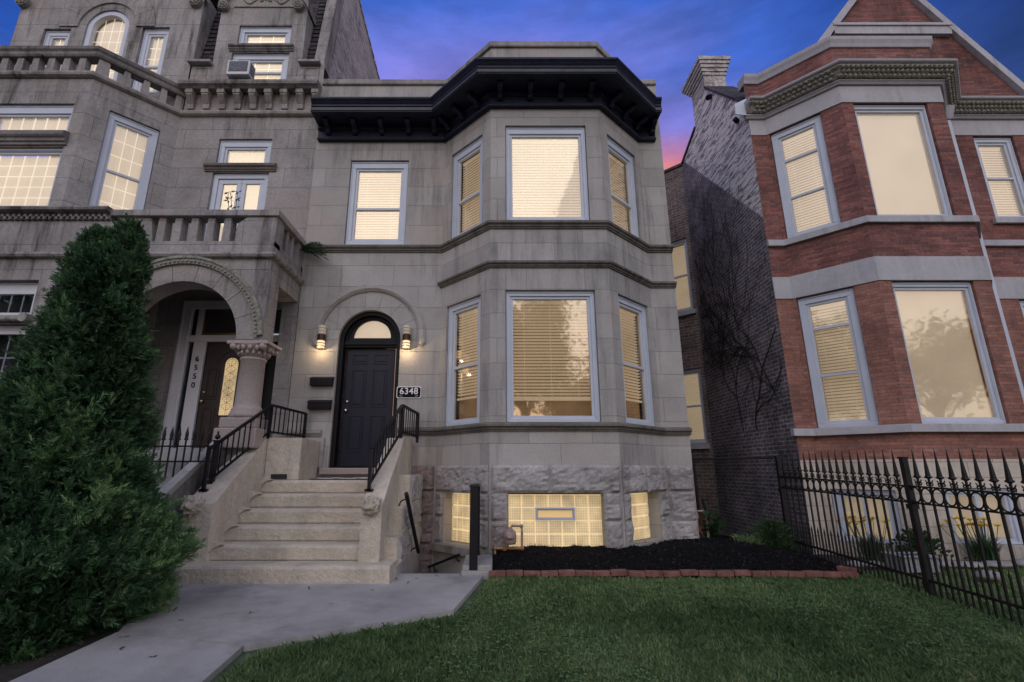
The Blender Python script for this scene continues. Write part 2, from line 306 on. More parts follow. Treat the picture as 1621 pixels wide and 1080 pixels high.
class MB:
    def __init__(s): s.v = []; s.f = []; s.m = []
    def quad(s, pts, m=0):
        i = len(s.v); s.v += [tuple(p) for p in pts]; s.f.append(tuple(range(i, i + len(pts)))); s.m.append(m)
    def hexa(s, a, b, m=0):
        """a,b: two loops of n points; sides + caps"""
        n = len(a); i = len(s.v); s.v += [tuple(p) for p in a] + [tuple(p) for p in b]
        s.f.append(tuple(reversed(range(i, i + n)))); s.f.append(tuple(range(i + n, i + 2 * n))); s.m += [m, m]
        for k in range(n):
            l = (k + 1) % n; s.f.append((i + k, i + l, i + n + l, i + n + k)); s.m.append(m)
    def box(s, x0, x1, y0, y1, z0, z1, m=0):
        s.hexa([(x0, y0, z0), (x1, y0, z0), (x1, y1, z0), (x0, y1, z0)], [(x0, y0, z1), (x1, y0, z1), (x1, y1, z1), (x0, y1, z1)], m)
    def fbox(s, F, u0, u1, o0, o1, z0, z1, m=0):
        P = F.p
        s.hexa([P(u0, o1, z0), P(u1, o1, z0), P(u1, o0, z0), P(u0, o0, z0)], [P(u0, o1, z1), P(u1, o1, z1), P(u1, o0, z1), P(u0, o0, z1)], m)
    def tube(s, pts, r, n=8, m=0):
        pts = [Vector(p) for p in pts]; rs = r if isinstance(r, (list, tuple)) else [r] * len(pts)
        rings = []
        for i, p in enumerate(pts):
            d = (pts[min(i + 1, len(pts) - 1)] - pts[max(i - 1, 0)]).normalized()
            a = d.cross(Vector((0, 0, 1)));
            if a.length < .05: a = d.cross(Vector((0, 1, 0)))
            a.normalize(); b = d.cross(a)
            rings.append([p + (a * math.cos(2 * math.pi * k / n + math.pi / n) + b * math.sin(2 * math.pi * k / n + math.pi / n)) * rs[i] for k in range(n)])
        i0 = len(s.v)
        for rg in rings: s.v += [tuple(q) for q in rg]
        for j in range(len(rings) - 1):
            for k in range(n):
                l = (k + 1) % n; s.f.append((i0 + j * n + k, i0 + j * n + l, i0 + (j + 1) * n + l, i0 + (j + 1) * n + k)); s.m.append(m)
        s.f.append(tuple(reversed(range(i0, i0 + n)))); s.f.append(tuple(range(i0 + (len(rings) - 1) * n, i0 + len(rings) * n))); s.m += [m, m]
    def lathe(s, cx, cy, prof, n=16, m=0):
        i0 = len(s.v)
        for r, z in prof:
            for k in range(n): a = 2 * math.pi * k / n; s.v.append((cx + r * math.cos(a), cy + r * math.sin(a), z))
        for j in range(len(prof) - 1):
            for k in range(n):
                l = (k + 1) % n; s.f.append((i0 + j * n + k, i0 + j * n + l, i0 + (j + 1) * n + l, i0 + (j + 1) * n + k)); s.m.append(m)
        s.f.append(tuple(reversed(range(i0, i0 + n)))); s.f.append(tuple(range(i0 + (len(prof) - 1) * n, i0 + len(prof) * n))); s.m += [m, m]
    def ball(s, c, r, n=8, m=0, sz=1.0):
        prof = [(max(.001, r * math.sin(math.pi * i / n)), c[2] - r * sz * math.cos(math.pi * i / n)) for i in range(n + 1)]
        s.lathe(c[0], c[1], prof, n * 2, m)
    def build(s, name, mats, parent=None, smooth=False, bevel=0, fixn=True):
        me = bpy.data.meshes.new(name); me.from_pydata(s.v, [], s.f)
        if not isinstance(mats, (list, tuple)): mats = [mats]
        for x in mats: me.materials.append(MAT[x])
        me.polygons.foreach_set('material_index', s.m)
        if fixn:
            b = bmesh.new(); b.from_mesh(me); bmesh.ops.recalc_face_normals(b, faces=b.faces); b.to_mesh(me); b.free()
        me.update(); auto_uv(me)
        if smooth: me.polygons.foreach_set('use_smooth', [True] * len(me.polygons))
        o = bpy.data.objects.new(name, me); COL.objects.link(o)
        if bevel:
            bv = o.modifiers.new('bevel', 'BEVEL'); bv.width = bevel; bv.segments = 2; bv.limit_method = 'ANGLE'; bv.angle_limit = R(40)
        return place(o, parent)
class Fr:
    """wall frame: u runs along the wall (left to right seen from outside), o outward, z up"""
    def __init__(s, a, b):
        s.a = Vector((a[0], a[1])); d = Vector((b[0] - a[0], b[1] - a[1])); s.len = d.length; s.u = d / s.len; s.n = Vector((s.u.y, -s.u.x))
    def p(s, u, o, z):
        q = s.a + s.u * u + s.n * o; return (q.x, q.y, z)
def wall(mb, F, u0, u1, z0, z1, holes=(), depth=.24, m=0):
    us = sorted(set([u0, u1] + [h[0] for h in holes] + [h[1] for h in holes]))
    zs = sorted(set([z0, z1] + [h[2] for h in holes] + [h[3] for h in holes]))
    us = [u for u in us if u0 <= u <= u1]; zs = [z for z in zs if z0 <= z <= z1]
    for i in range(len(us) - 1):
        for j in range(len(zs) - 1):
            cu = (us[i] + us[i + 1]) / 2; cz = (zs[j] + zs[j + 1]) / 2
            if any(h[0] < cu < h[1] and h[2] < cz < h[3] for h in holes): continue
            mb.quad([F.p(us[i], 0, zs[j]), F.p(us[i + 1], 0, zs[j]), F.p(us[i + 1], 0, zs[j + 1]), F.p(us[i], 0, zs[j + 1])], m)
    for h in holes:
        a, b, c, d = h[:4]; e = -depth
        mb.quad([F.p(a, 0, c), F.p(a, 0, d), F.p(a, e, d), F.p(a, e, c)], m); mb.quad([F.p(b, 0, d), F.p(b, 0, c), F.p(b, e, c), F.p(b, e, d)], m)
        mb.quad([F.p(a, 0, d), F.p(b, 0, d), F.p(b, e, d), F.p(a, e, d)], m); mb.quad([F.p(b, 0, c), F.p(a, 0, c), F.p(a, e, c), F.p(b, e, c)], m)
def arch_pts(cx, zc, r, n=28, a0=0, a1=math.pi, rz=None):
    rz = rz or r
    return [(cx - r * math.cos(a0 + (a1 - a0) * i / n), zc + rz * math.sin(a0 + (a1 - a0) * i / n)) for i in range(n + 1)]
def wall_arch(mb, F, u0, u1, z0, z1, cx, r, zb, zs, depth, n=28, m=0):
    """panel u0..u1,z0..z1 with an arched opening standing on zb, springing at zs"""
    if zb > z0: mb.quad([F.p(cx - r, 0, z0), F.p(cx + r, 0, z0), F.p(cx + r, 0, zb), F.p(cx - r, 0, zb)], m)
    if cx - r > u0 + 1e-4: mb.quad([F.p(u0, 0, z0), F.p(cx - r, 0, z0), F.p(cx - r, 0, z1), F.p(u0, 0, z1)], m)
    if cx + r < u1 - 1e-4: mb.quad([F.p(cx + r, 0, z0), F.p(u1, 0, z0), F.p(u1, 0, z1), F.p(cx + r, 0, z1)], m)
    ap = arch_pts(cx, zs, r, n)
    for (a, b), (c, d) in zip(ap, ap[1:]):
        mb.quad([F.p(a, 0, b), F.p(c, 0, d), F.p(c, 0, z1), F.p(a, 0, z1)], m)
    ring = [(cx - r, zb)] + ap + [(cx + r, zb)]
    for (a, b), (c, d) in zip(ring, ring[1:]):
        mb.quad([F.p(a, 0, b), F.p(a, -depth, b), F.p(c, -depth, d), F.p(c, 0, d)], m)
def arc_ring(mb, F, cx, zc, r0, r1, o0, o1, n=28, a0=0, a1=math.pi, gap=0, groups=1, m=0):
    """ring of stone between r0 and r1; groups>1 splits it into voussoirs with joints"""
    for g in range(groups):
        s = a0 + (a1 - a0) * g / groups + (gap if g else 0); e = a0 + (a1 - a0) * (g + 1) / groups - (gap if g < groups - 1 else 0)
        k = max(2, n // groups)
        A = arch_pts(cx, zc, r0, k, s, e); B = arch_pts(cx, zc, r1, k, s, e)
        for i in range(k):
            (a, b), (c, d), (e1, f1), (g1, h1) = A[i], A[i + 1], B[i + 1], B[i]
            mb.hexa([F.p(a, o0, b), F.p(c, o0, d), F.p(e1, o0, f1), F.p(g1, o0, h1)], [F.p(a, o1, b), F.p(c, o1, d), F.p(e1, o1, f1), F.p(g1, o1, h1)], m)
def miters(path):
    P = [Vector(p) for p in path]; ns = []
    for a, b in zip(P, P[1:]):
        d = (b - a).normalized(); ns.append(Vector((d.y, -d.x)))
    out = [ns[0]]
    for a, b in zip(ns, ns[1:]): out.append((a + b) / (1 + a.dot(b)))
    out.append(ns[-1]); return P, out
def sweep(mb, path, prof, m=0, cut0=None, cut1=None):
    P, M = miters(path); n = len(prof); i0 = len(mb.v)
    for p, q in zip(P, M):
        for o, z in prof: w = p + q * o; mb.v.append((w.x, w.y, z))
    for j in range(len(P) - 1):
        for k in range(n):
            l = (k + 1) % n; mb.f.append((i0 + j * n + k, i0 + (j + 1) * n + k, i0 + (j + 1) * n + l, i0 + j * n + l)); mb.m.append(m)
    mb.f.append(tuple(range(i0, i0 + n))); mb.f.append(tuple(reversed(range(i0 + (len(P) - 1) * n, i0 + len(P) * n)))); mb.m += [m, m]
def ring(mb, F, u0, u1, z0, z1, w, o0, o1, wt=None, wb=None, m=0):
    """rectangular frame, butt jointed: sides between top and bottom rails"""
    wt = w if wt is None else wt; wb = w if wb is None else wb
    mb.fbox(F, u0, u1, o0, o1, z1 - wt, z1, m)
    if wb: mb.fbox(F, u0, u1, o0, o1, z0, z0 + wb, m)
    mb.fbox(F, u0, u0 + w, o0, o1, z0 + wb, z1 - wt, m); mb.fbox(F, u1 - w, u1, o0, o1, z0 + wb, z1 - wt, m)
def blinds(F, u0, u1, z0, z1, mode, parent, seed=0, full=None, drop=1.0):
    """slatted or plain lit blind behind the glass, with the lit room behind it"""
    rd = random.Random(seed)
    zb = z1 - (z1 - z0) * drop
    bk = MB(); bk.fbox(F, u0 - .03, u1 + .03, -.235, -.23, z0 - .03, z1 + .03); bk.build('lit_room', 'lit room', parent)
    b = MB()
    if mode == 'curtain':
        n = max(8, int((u1 - u0) / .05))
        for i in range(n):
            a = u0 + (u1 - u0) * i / n; c = u0 + (u1 - u0) * (i + 1) / n; o1 = -.17 - .008 * (i % 2); o2 = -.17 - .008 * ((i + 1) % 2)
            b.quad([F.p(a, o1, zb), F.p(c, o2, zb), F.p(c, o2, z1), F.p(a, o1, z1)])
        b.build('curtain', 'lit curtain', parent, fixn=False); return
    if mode == 'panel':
        b.fbox(F, u0, u1, -.175, -.17, zb, z1); b.build('shade', 'lit curtain', parent); return
    pitch = .052 if mode == 'closed' else .050
    zz = z1 - .035
    while zz > zb + .05:
        j = rd.uniform(-.0015, .0015)
        if mode == 'closed': b.quad([F.p(u0, -.158, zz - .041 + j), F.p(u1, -.158, zz - .041 - j), F.p(u1, -.168, zz + .001 - j), F.p(u0, -.168, zz + .001 + j)])
        else: b.quad([F.p(u0, -.185, zz - .022 + j), F.p(u1, -.185, zz - .022 - j), F.p(u1, -.150, zz + .002 - j), F.p(u0, -.150, zz + .002 + j)])
        zz -= pitch
    b.fbox(F, u0, u1, -.185, -.150, z1 - .03, z1); b.fbox(F, u0, u1, -.182, -.152, zb, zb + .03)
    for f in ((.2, .8) if u1 - u0 < .9 else (.15, .5, .85)):
        b.fbox(F, u0 + (u1 - u0) * f - .004, u0 + (u1 - u0) * f + .004, -.149, -.147, zb + .03, z1 - .03)
    b.build('blind', 'lit slat', parent, fixn=False)
def window(parent, F, u0, u1, z0, z1, rails=(), cw=.10, ct=None, cb=None, mode='closed', drop=1.0, sw=.045, munt=None, glass='window glass', frame='window white', seed=0, lit=True, o=-.05, name='window', label=None):
    """outer casing = the part, sash / pane / blind its sub-parts. rails: heights of meeting rails"""
    ct = cw if ct is None else ct; cb = cw if cb is None else cb
    w = MB(); ring(w, F, u0 + .004, u1 - .004, z0 + .004, z1 - .004, cw, o - .09, o, ct, cb)
    a, b, c, d = u0 + cw, u1 - cw, z0 + (cb or .02), z1 - ct
    w.fbox(F, u0 + .012, u0 + .035, o, o + .012, z0 + .01, z1 - .04); w.fbox(F, u1 - .035, u1 - .012, o, o + .012, z0 + .01, z1 - .04); w.fbox(F, u0 + .012, u1 - .012, o, o + .012, z1 - .038, z1 - .012)
    W_ = w.build(name, frame, parent, bevel=.006)
    if label: W_['label'] = label
    s = MB(); ring(s, F, a + .002, b - .002, c, d - .002, sw, -.125, -.075)
    for i, rz in enumerate(rails): s.fbox(F, a + sw, b - sw, -.130, -.070, rz - .022, rz + .022)
    s.build('sash', frame, W_, bevel=.004)
    ga, gb, gc, gd = a + sw, b - sw, c + sw, d - sw
    g = MB(); g.fbox(F, ga - .005, gb + .005, -.108, -.100, gc - .005, gd + .005); g.build('pane', glass, W_)
    if munt:
        nx, ny = munt; q = MB()
        for i in range(1, nx): x = ga + (gb - ga) * i / nx; q.fbox(F, x - .008, x + .008, -.122, -.112, gc, gd)
        for j in range(1, ny): z = gc + (gd - gc) * j / ny; q.fbox(F, ga, gb, -.1215, -.1125, z - .008, z + .008)
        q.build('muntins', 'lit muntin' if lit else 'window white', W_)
    if lit: blinds(F, ga, gb, gc, gd, mode, W_, seed, drop=drop)
    else:
        k = MB(); k.fbox(F, ga - .03, gb + .03, -.235, -.23, gc - .03, gd + .03); k.build('dark_room', 'interior dark', W_)
    return W_
def glass_blocks(parent, F, u0, u1, z0, z1, nx, ny, skip=None):
    g = MB(); g.fbox(F, u0 + .003, u1 - .003, -.20, -.15, z0 + .003, z1 - .003)
    Wd = g.build('glass_block_window', 'grout', parent)
    b = MB(); wx = (u1 - u0) / nx; wz = (z1 - z0) / ny
    for i in range(nx):
        for j in range(ny):
            if skip and i in skip[0] and j == skip[1]: continue
            b.fbox(F, u0 + i * wx + .008, u0 + (i + 1) * wx - .008, -.149, -.130, z0 + j * wz + .008, z0 + (j + 1) * wz - .008)
    b.build('glass_blocks', 'glass block', Wd, bevel=.008)
    return Wd
def rock_blocks(mb, F, u0, u1, z0, z1, rows, bw, holes=(), proud=.05, seed=1, res=.035, m=0):
    """rock-faced ashlar: each block a gridded bulge with ragged relief and crisp joints"""
    rd = random.Random(seed); zs = [z0 + (z1 - z0) * r / rows for r in range(rows + 1)] if isinstance(rows, int) else rows
    for r in range(len(zs) - 1):
        a = u0; cuts = [u0]
        segs = []
        # horizontal spans free of holes in this course
        cz = (zs[r] + zs[r + 1]) / 2; blocked = sorted([(h[0], h[1]) for h in holes if h[2] < cz < h[3]])
        x = u0
        for h in blocked:
            if h[0] > x: segs.append((x, h[0]))
            x = max(x, h[1])
        if x < u1: segs.append((x, u1))
        for s0, s1 in segs:
            k = max(1, round((s1 - s0) / bw)); ed = [s0 + (s1 - s0) * i / k for i in range(k + 1)]
            for i in range(1, k): ed[i] += rd.uniform(-.12, .12) * bw
            for i in range(k):
                ua, ub, za, zb = ed[i] + .004, ed[i + 1] - .004, zs[r] + .004, zs[r + 1] - .004
                nx = max(3, int((ub - ua) / res)); nz = max(3, int((zb - za) / res)); base = len(mb.v); sd = rd.uniform(0, 90)
                for jz in range(nz + 1):
                    for jx in range(nx + 1):
                        fu = jx / nx; fz = jz / nz; uu = ua + (ub - ua) * fu; zz = za + (zb - za) * fz
                        e = min(fu * (ub - ua), (1 - fu) * (ub - ua), fz * (zb - za), (1 - fz) * (zb - za))
                        t = min(1, e / .035); q = Vector((uu * 3 + sd, zz * 3, sd))
                        h = noise.fractal(q * 1.6, .9, 2.1, 5)
                        h2 = abs(noise.noise(q * Vector((1.2, 3.2, 1)) * 1.5))
                        o = .004 + t * (proud * .55 + .030 * h + .038 * (.35 - h2))
                        mb.v.append(F.p(uu, max(.003, o), zz))
                for jz in range(nz):
                    for jx in range(nx):
                        p = base + jz * (nx + 1) + jx; mb.f.append((p, p + 1, p + nx + 2, p + nx + 1)); mb.m.append(m)
def text_obj(name, txt, size, F, u, o, z, mat, parent, extr=.004, align='CENTER', spacing=1.0, line=1.0):
    c = bpy.data.curves.new(name, 'FONT'); c.body = txt; c.size = size; c.extrude = extr; c.align_x = align; c.align_y = 'CENTER'; c.space_character = spacing; c.space_line = line; c.offset = size * .012
    t = bpy.data.objects.new(name, c); COL.objects.link(t); bpy.context.view_layer.update()
    me = bpy.data.meshes.new_from_object(t.evaluated_get(bpy.context.evaluated_depsgraph_get()))
    bpy.data.objects.remove(t); me.materials.clear(); me.materials.append(MAT[mat])
    M = Matrix(((F.u.x, 0, F.n.x, 0), (F.u.y, 0, F.n.y, 0), (0, 1, 0, 0), (0, 0, 0, 1))); q = F.p(u, o, z)
    M.translation = Vector(q); me.transform(M); me.name = name
    ob = bpy.data.objects.new(name, me); COL.objects.link(ob); return place(ob, parent)
def fast_mesh(name, verts, faces, mat, parent=None, seeds=None):
    """numpy mesh of equal-size faces; seeds (one per face) go into the UV for colour variation"""
    me = bpy.data.meshes.new(name); k = faces.shape[1]; nf = len(faces)
    me.vertices.add(len(verts)); me.vertices.foreach_set('co', verts.astype(np.float32).ravel())
    me.loops.add(nf * k); me.loops.foreach_set('vertex_index', faces.astype(np.int32).ravel())
    me.polygons.add(nf); me.polygons.foreach_set('loop_start', np.arange(0, nf * k, k, dtype=np.int32))
    me.update(calc_edges=True)
    uvl = me.uv_layers.new(name='UVMap')
    if seeds is None: seeds = np.random.rand(nf)
    uv = np.zeros((nf * k, 2), dtype=np.float32); uv[:, 0] = np.repeat(seeds, k); uv[:, 1] = np.tile(np.linspace(0, 1, k), nf); uvl.data.foreach_set('uv', uv.ravel())
    me.materials.append(MAT[mat]); me.validate()
    o = bpy.data.objects.new(name, me); COL.objects.link(o); return place(o, parent)
def leaves(name, P, D, L, Wd, mat, parent=None, seeds=None, roll=None):
    """diamond leaves: base P, direction D (unit), length L, width Wd"""
    n = len(P); r = np.random.normal(size=(n, 3)) if roll is None else roll
    S = np.cross(D, r); S /= np.linalg.norm(S, axis=1)[:, None] + 1e-9
    L = np.broadcast_to(L, (n,))[:, None]; Wd = np.broadcast_to(Wd, (n,))[:, None]
    V = np.empty((n, 4, 3)); V[:, 0] = P; V[:, 1] = P + D * L * .45 + S * Wd * .5; V[:, 2] = P + D * L; V[:, 3] = P + D * L * .45 - S * Wd * .5
    return fast_mesh(name, V.reshape(-1, 3), np.arange(n * 4).reshape(-1, 4), mat, parent, seeds)
def unit(a): return a / (np.linalg.norm(a, axis=-1, keepdims=True) + 1e-9)
def gz(y): return .026 * (y - 6.4) if y < 6.4 else 0.0
# =================================================================== MAIN GREYSTONE
MP = [(-3.46, 8.2), (-.98, 8.2), (-.11, 7.3), (1.77, 7.3), (2.70, 8.2), (3.14, 8.2)]
FM = [Fr(a, b) for a, b in zip(MP, MP[1:])]
H1 = empty('greystone_house', (0, 8.2, 0), 'pale grey limestone house with black cornice, round-arched black door and canted bay window', 'house')
holes = [[(.69, 1.79, 5.15, 6.89)],
         [(.19, 1.04, 5.15, 6.90), (.16, 1.03, 1.88, 3.93), (.22, .92, .14, .87)],
         [(.25, 1.63, 5.15, 6.95), (.24, 1.64, 1.88, 3.94), (.26, 1.61, .14, .89)],
         [(.20, 1.12, 5.15, 6.90), (.22, 1.14, 1.88, 3.94), (.20, 1.01, .20, .88)], []]
mb = MB()
F0, F1, F2, F3, F4 = FM
cx = -2.19 + 3.46; dr = .53
# left flat part: arch panel 1.24..4.99, rest plain
wall_arch(mb, F0, 0, F0.len, -1.2, 4.6, cx, dr, 1.24, 3.37, .30)
wall(mb, F0, 0, F0.len, 4.6, 8.6, holes[0])
for F, h in zip(FM[1:4], holes[1:4]): wall(mb, F, 0, F.len, -1.2, 8.6, h)
wall(mb, F4, 0, F4.len, -1.2, 8.6)
mb.build('front_wall', 'limestone', H1, fixn=False)
# side and rear walls, roof behind the parapet
mb = MB(); SW = Fr((3.14, 8.2), (3.14, 20)); wall(mb, SW, 0, 11.8, -.3, 8.3); SB = Fr((3.14, 20), (-3.46, 20)); wall(mb, SB, 0, 6.6, -.3, 8.3); mb.build('side_wall', 'yard brick', H1, fixn=False)
mb = MB(); mb.hexa([(x, y, 8.05) for x, y in [(-3.45, 20), (3.13, 20), (3.13, 8.25), (2.68, 8.25), (1.75, 7.36), (-.09, 7.36), (-.96, 8.25), (-3.45, 8.25)]], [(x, y, 8.1) for x, y in [(-3.45, 20), (3.13, 20), (3.13, 8.25), (2.68, 8.25), (1.75, 7.36), (-.09, 7.36), (-.96, 8.25), (-3.45, 8.25)]]); mb.build('roof', 'asphalt', H1)
# rock-faced foundation
mb = MB()
rock_blocks(mb, F1, .02, F1.len - .02, .14, 1.28, [.14, .52, .88, 1.28], .62, holes[1][2:], seed=3)
rock_blocks(mb, F2, .02, F2.len - .02, .14, 1.28, [.14, .52, .89, 1.28], .85, holes[2][2:], seed=8)
rock_blocks(mb, F3, .02, F3.len - .02, .12, 1.28, [.12, .52, .88, 1.28], .70, holes[3][2:], seed=5)
rock_blocks(mb, F4, .02, F4.len, .0, 1.28, [.0, .44, .88, 1.28], .5, seed=11)
mb.build('rock_faced_base', 'rock faced stone', H1, fixn=False, smooth=False)
mb = MB()
rock_blocks(mb, F0, F0.len - .46, F0.len - .02, -.4, 1.28, [-.4, .1, .52, .88, 1.28], .5, seed=14)
mb.build('rock_faced_pier', 'red stained stone', H1, fixn=False, smooth=False)
mb = MB(); mb.fbox(F1, .0, F1.len - .16, .002, .09, .02, .135); mb.fbox(F2, .1, F2.len - .1, .002, .07, .08, .135); mb.fbox(F3, .16, F3.len - .05, .002, .07, .10, .195); mb.build('basement_sill', 'trim limestone', H1, bevel=.01)
# mouldings
def moulding(name, path, zb, zt, p, mat, parent, steps=3):
    pr = [(-.01, zb)]
    h = zt - zb
    pr += [(p * .30, zb), (p * .34, zb + h * .18), (p * .55, zb + h * .22), (p * .60, zb + h * .42), (p * .85, zb + h * .50), (p, zb + h * .60), (p, zb + h * .86), (p * .9, zb + h * .93), (-.01, zt + .02)]
    m = MB(); sweep(m, path, pr); return m.build(name, mat, parent)
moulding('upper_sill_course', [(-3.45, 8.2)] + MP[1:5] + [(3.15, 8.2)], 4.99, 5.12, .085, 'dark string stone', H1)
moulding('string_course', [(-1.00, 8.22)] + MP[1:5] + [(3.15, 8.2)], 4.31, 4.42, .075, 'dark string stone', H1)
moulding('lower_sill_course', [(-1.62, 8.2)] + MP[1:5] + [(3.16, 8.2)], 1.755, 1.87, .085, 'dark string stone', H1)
moulding('door_base_course', [(-3.44, 8.2), (-2.86, 8.2)], 1.72, 1.83, .08, 'trim limestone', H1)
mb = MB(); mb.box(-3.14, -2.80, 8.14, 8.2, 1.24, 1.715); mb.build('door_pedestal', 'rock faced stone', H1, bevel=.01)
# parapet coping
mb = MB(); sweep(mb, MP, [(-.25, 8.58), (.035, 8.58), (.045, 8.60), (.045, 8.68), (.03, 8.70), (-.25, 8.71)]); mb.build('coping', 'weathered limestone', H1)
# black cornice
mb = MB()
prof = [(-.01, 7.28), (.09, 7.28), (.10, 7.305), (.065, 7.32), (.065, 7.475), (.085, 7.485), (.115, 7.51), (.115, 7.57), (.46, 7.575), (.465, 7.56), (.50, 7.56), (.50, 7.645), (.475, 7.655), (.485, 7.675), (.50, 7.68), (.505, 7.71), (.495, 7.72), (.51, 7.74), (.53, 7.77), (.555, 7.80), (.56, 7.83), (.54, 7.845), (-.01, 7.90)]
CP = [(-3.42, 8.2)] + MP[1:5] + [(3.02, 8.2)]
sweep(mb, CP, prof); CO = mb.build('cornice', 'cornice black', H1)
mb = MB(); sweep(mb, CP, [(.463, 7.60), (.512, 7.585), (.514, 7.640), (.463, 7.65)]); mb.build('fascia_strip', 'cornice cap', CO)
def bracket(F, u):
    b = MB(); pf = [(.066, 7.33), (.12, 7.34), (.17, 7.38), (.17, 7.43), (.22, 7.46), (.33, 7.48), (.39, 7.50), (.40, 7.555), (.40, 7.574), (.066, 7.574)]
    pf = [(o if o < .1 else .066 + (o - .066) * .78, z if z > 7.5 else 7.50 + (z - 7.50) * .72) for o, z in pf]; b.hexa([F.p(u - .042, o, z) for o, z in pf], [F.p(u + .042, o, z) for o, z in pf]); b.fbox(F, u - .052, u + .052, .115, .34, 7.552, 7.573)
    b.fbox(F, u - .04, u + .04, .328, .336, 7.522, 7.534, 1)
    b.build('bracket', ['cornice black', 'cornice cap'], CO)
for u in (.25, .76, 1.27, 1.78, 2.27): bracket(F0, u)
for u in (.20, .60, 1.02): bracket(F1, u)
for u in (.16, .68, 1.20, 1.72): bracket(F2, u)
for u in (.22, .66, 1.08): bracket(F3, u)
bracket(F4, .25)
# voussoirs and hood mould round the door
mb = MB(); arc_ring(mb, F0, cx, 3.37, dr + .004, .83, .001, .008, 42, gap=.004, groups=7); mb.build('voussoirs', 'limestone', H1)
mb = MB()
for r0, r1, o in ((.85, .965, .035), (.872, .943, .055), (.89, .925, .066)): arc_ring(mb, F0, cx, 3.40, r0, r1, .002, o, 40)
for s in (-1, 1):
    for w_, o in ((.0575, .035), (.036, .055)): mb.fbox(F0, cx + s * .9075 - w_, cx + s * .9075 + w_, .002, o, 3.30, 3.399)
    mb.ball(F0.p(cx + s * .9075, .02, 3.31), .055, 6)
mb.build('hood_mould', 'limestone', H1)
# door
mb = MB()
arc_ring(mb, F0, cx, 3.37, .455, dr - .003, -.22, -.06, 32); arc_ring(mb, F0, cx, 3.37, .405, .4545, -.22, -.13, 32)
mb.fbox(F0, cx - dr + .003, cx - .455, -.22, -.06, 1.26, 3.3695); mb.fbox(F0, cx + .455, cx + dr - .003, -.22, -.06, 1.26, 3.3695)
mb.fbox(F0, cx - .4545, cx + .4545, -.22, -.11, 3.26, 3.3695); mb.fbox(F0, cx - .4545, cx + .4545, -.21, -.08, 3.3, 3.33); mb.fbox(F0, cx - .4545, cx + .4545, -.215, -.15, 3.37, 3.44)
DF = mb.build('door_frame', 'frame black', H1, bevel=.006)
mb = MB(); arc_ring(mb, F0, cx, 3.44, .33, .404, -.21, -.155, 24); mb.build('fanlight_frame', 'frame black', DF)
mb = MB(); ap = arch_pts(cx, 3.44, .35, 24); mb.hexa([F0.p(a, -.20, b) for a, b in ap], [F0.p(a, -.19, b) for a, b in ap]); mb.build('fanlight_pane', 'window glass', DF)
mb = MB(); ap = arch_pts(cx, 3.44, .40, 24); mb.hexa([F0.p(a, -.26, b) for a, b in ap], [F0.p(a, -.25, b) for a, b in ap]); mb.build('lit_hall', 'lit curtain', DF)
mb = MB(); du0, du1 = cx - .415, cx + .415
mb.fbox(F0, du0, du1, -.235, -.195, 1.262, 3.255)
def door_panel(u0, u1, z0, z1):
    ring(mb, F0, u0, u1, z0, z1, .018, -.195, -.185); mb.fbox(F0, u0 + .045, u1 - .045, -.195, -.183, z0 + .045, z1 - .045)
for s in (0, 1):
    a = cx - .31 + s * .36
    door_panel(a, a + .25, 1.50, 2.10); door_panel(a, a + .25, 2.24, 2.88); door_panel(a, a + .25, 2.98, 3.15)
DR = mb.build('front_door', 'door black', H1, bevel=.005)
mb = MB(); q = F0.p(cx - .365, -.165, 2.18); mb.ball(q, .033, 8); mb.tube([F0.p(cx - .365, -.196, 2.18), q], .014); mb.tube([F0.p(cx - .365, -.196, 2.33), F0.p(cx - .365, -.175, 2.33)], .027, 16); mb.build('door_knob', 'nickel', DR, smooth=True)
mb = MB(); mb.fbox(F0, cx - dr - .10, cx + dr + .06, -.25, .12, 1.14, 1.238); mb.build('threshold', 'pink granite', H1, bevel=.012)
# windows of the greystone
window(H1, F0, *holes[0][0], rails=(5.90,), cw=.10, ct=.14, cb=.10, seed=1)
window(H1, F1, *holes[1][0], rails=(5.86,), cw=.10, ct=.14, cb=.06, seed=2)
window(H1, F1, *holes[1][1], rails=(2.83,), cw=.10, ct=.10, cb=.06, mode='open', drop=.82, seed=3)
window(H1, F2, *holes[2][0], cw=.07, ct=.13, cb=.05, seed=4)
window(H1, F2, *holes[2][1], cw=.07, ct=.08, cb=.06, mode='open', drop=.87, seed=5)
window(H1, F3, *holes[3][0], rails=(5.80,), cw=.10, ct=.14, cb=.06, seed=6)
window(H1, F3, *holes[3][1], rails=(2.83,), cw=.10, ct=.10, cb=.06, mode='open', drop=.84, seed=7)
glass_blocks(H1, F1, .26, .90, .16, .86, 5, 4)
GB = glass_blocks(H1, F2, .27, 1.60, .16, .87, 7, 4, skip=((2, 3, 4), 2))
wx = 1.33 / 7; wz = .71 / 4; a, c = .27 + 2 * wx, .16 + 2 * wz
mb = MB(); ring(mb, F2, a + .003, a + 3 * wx - .003, c + .003, c + wz - .003, .022, -.149, -.10); ring(mb, F2, a + .026, a + 3 * wx - .026, c + .026, c + wz - .026, .014, -.149, -.115)
V = mb.build('vent_frame', 'window white', GB)
mb = MB(); mb.fbox(F2, a + .041, a + 3 * wx - .041, -.148, -.135, c + .041, c + wz - .041); V2 = mb.build('vent_pane', 'lit side blind', GB)
glass_blocks(H1, F3, .26, .92, .21, .87, 4, 4)

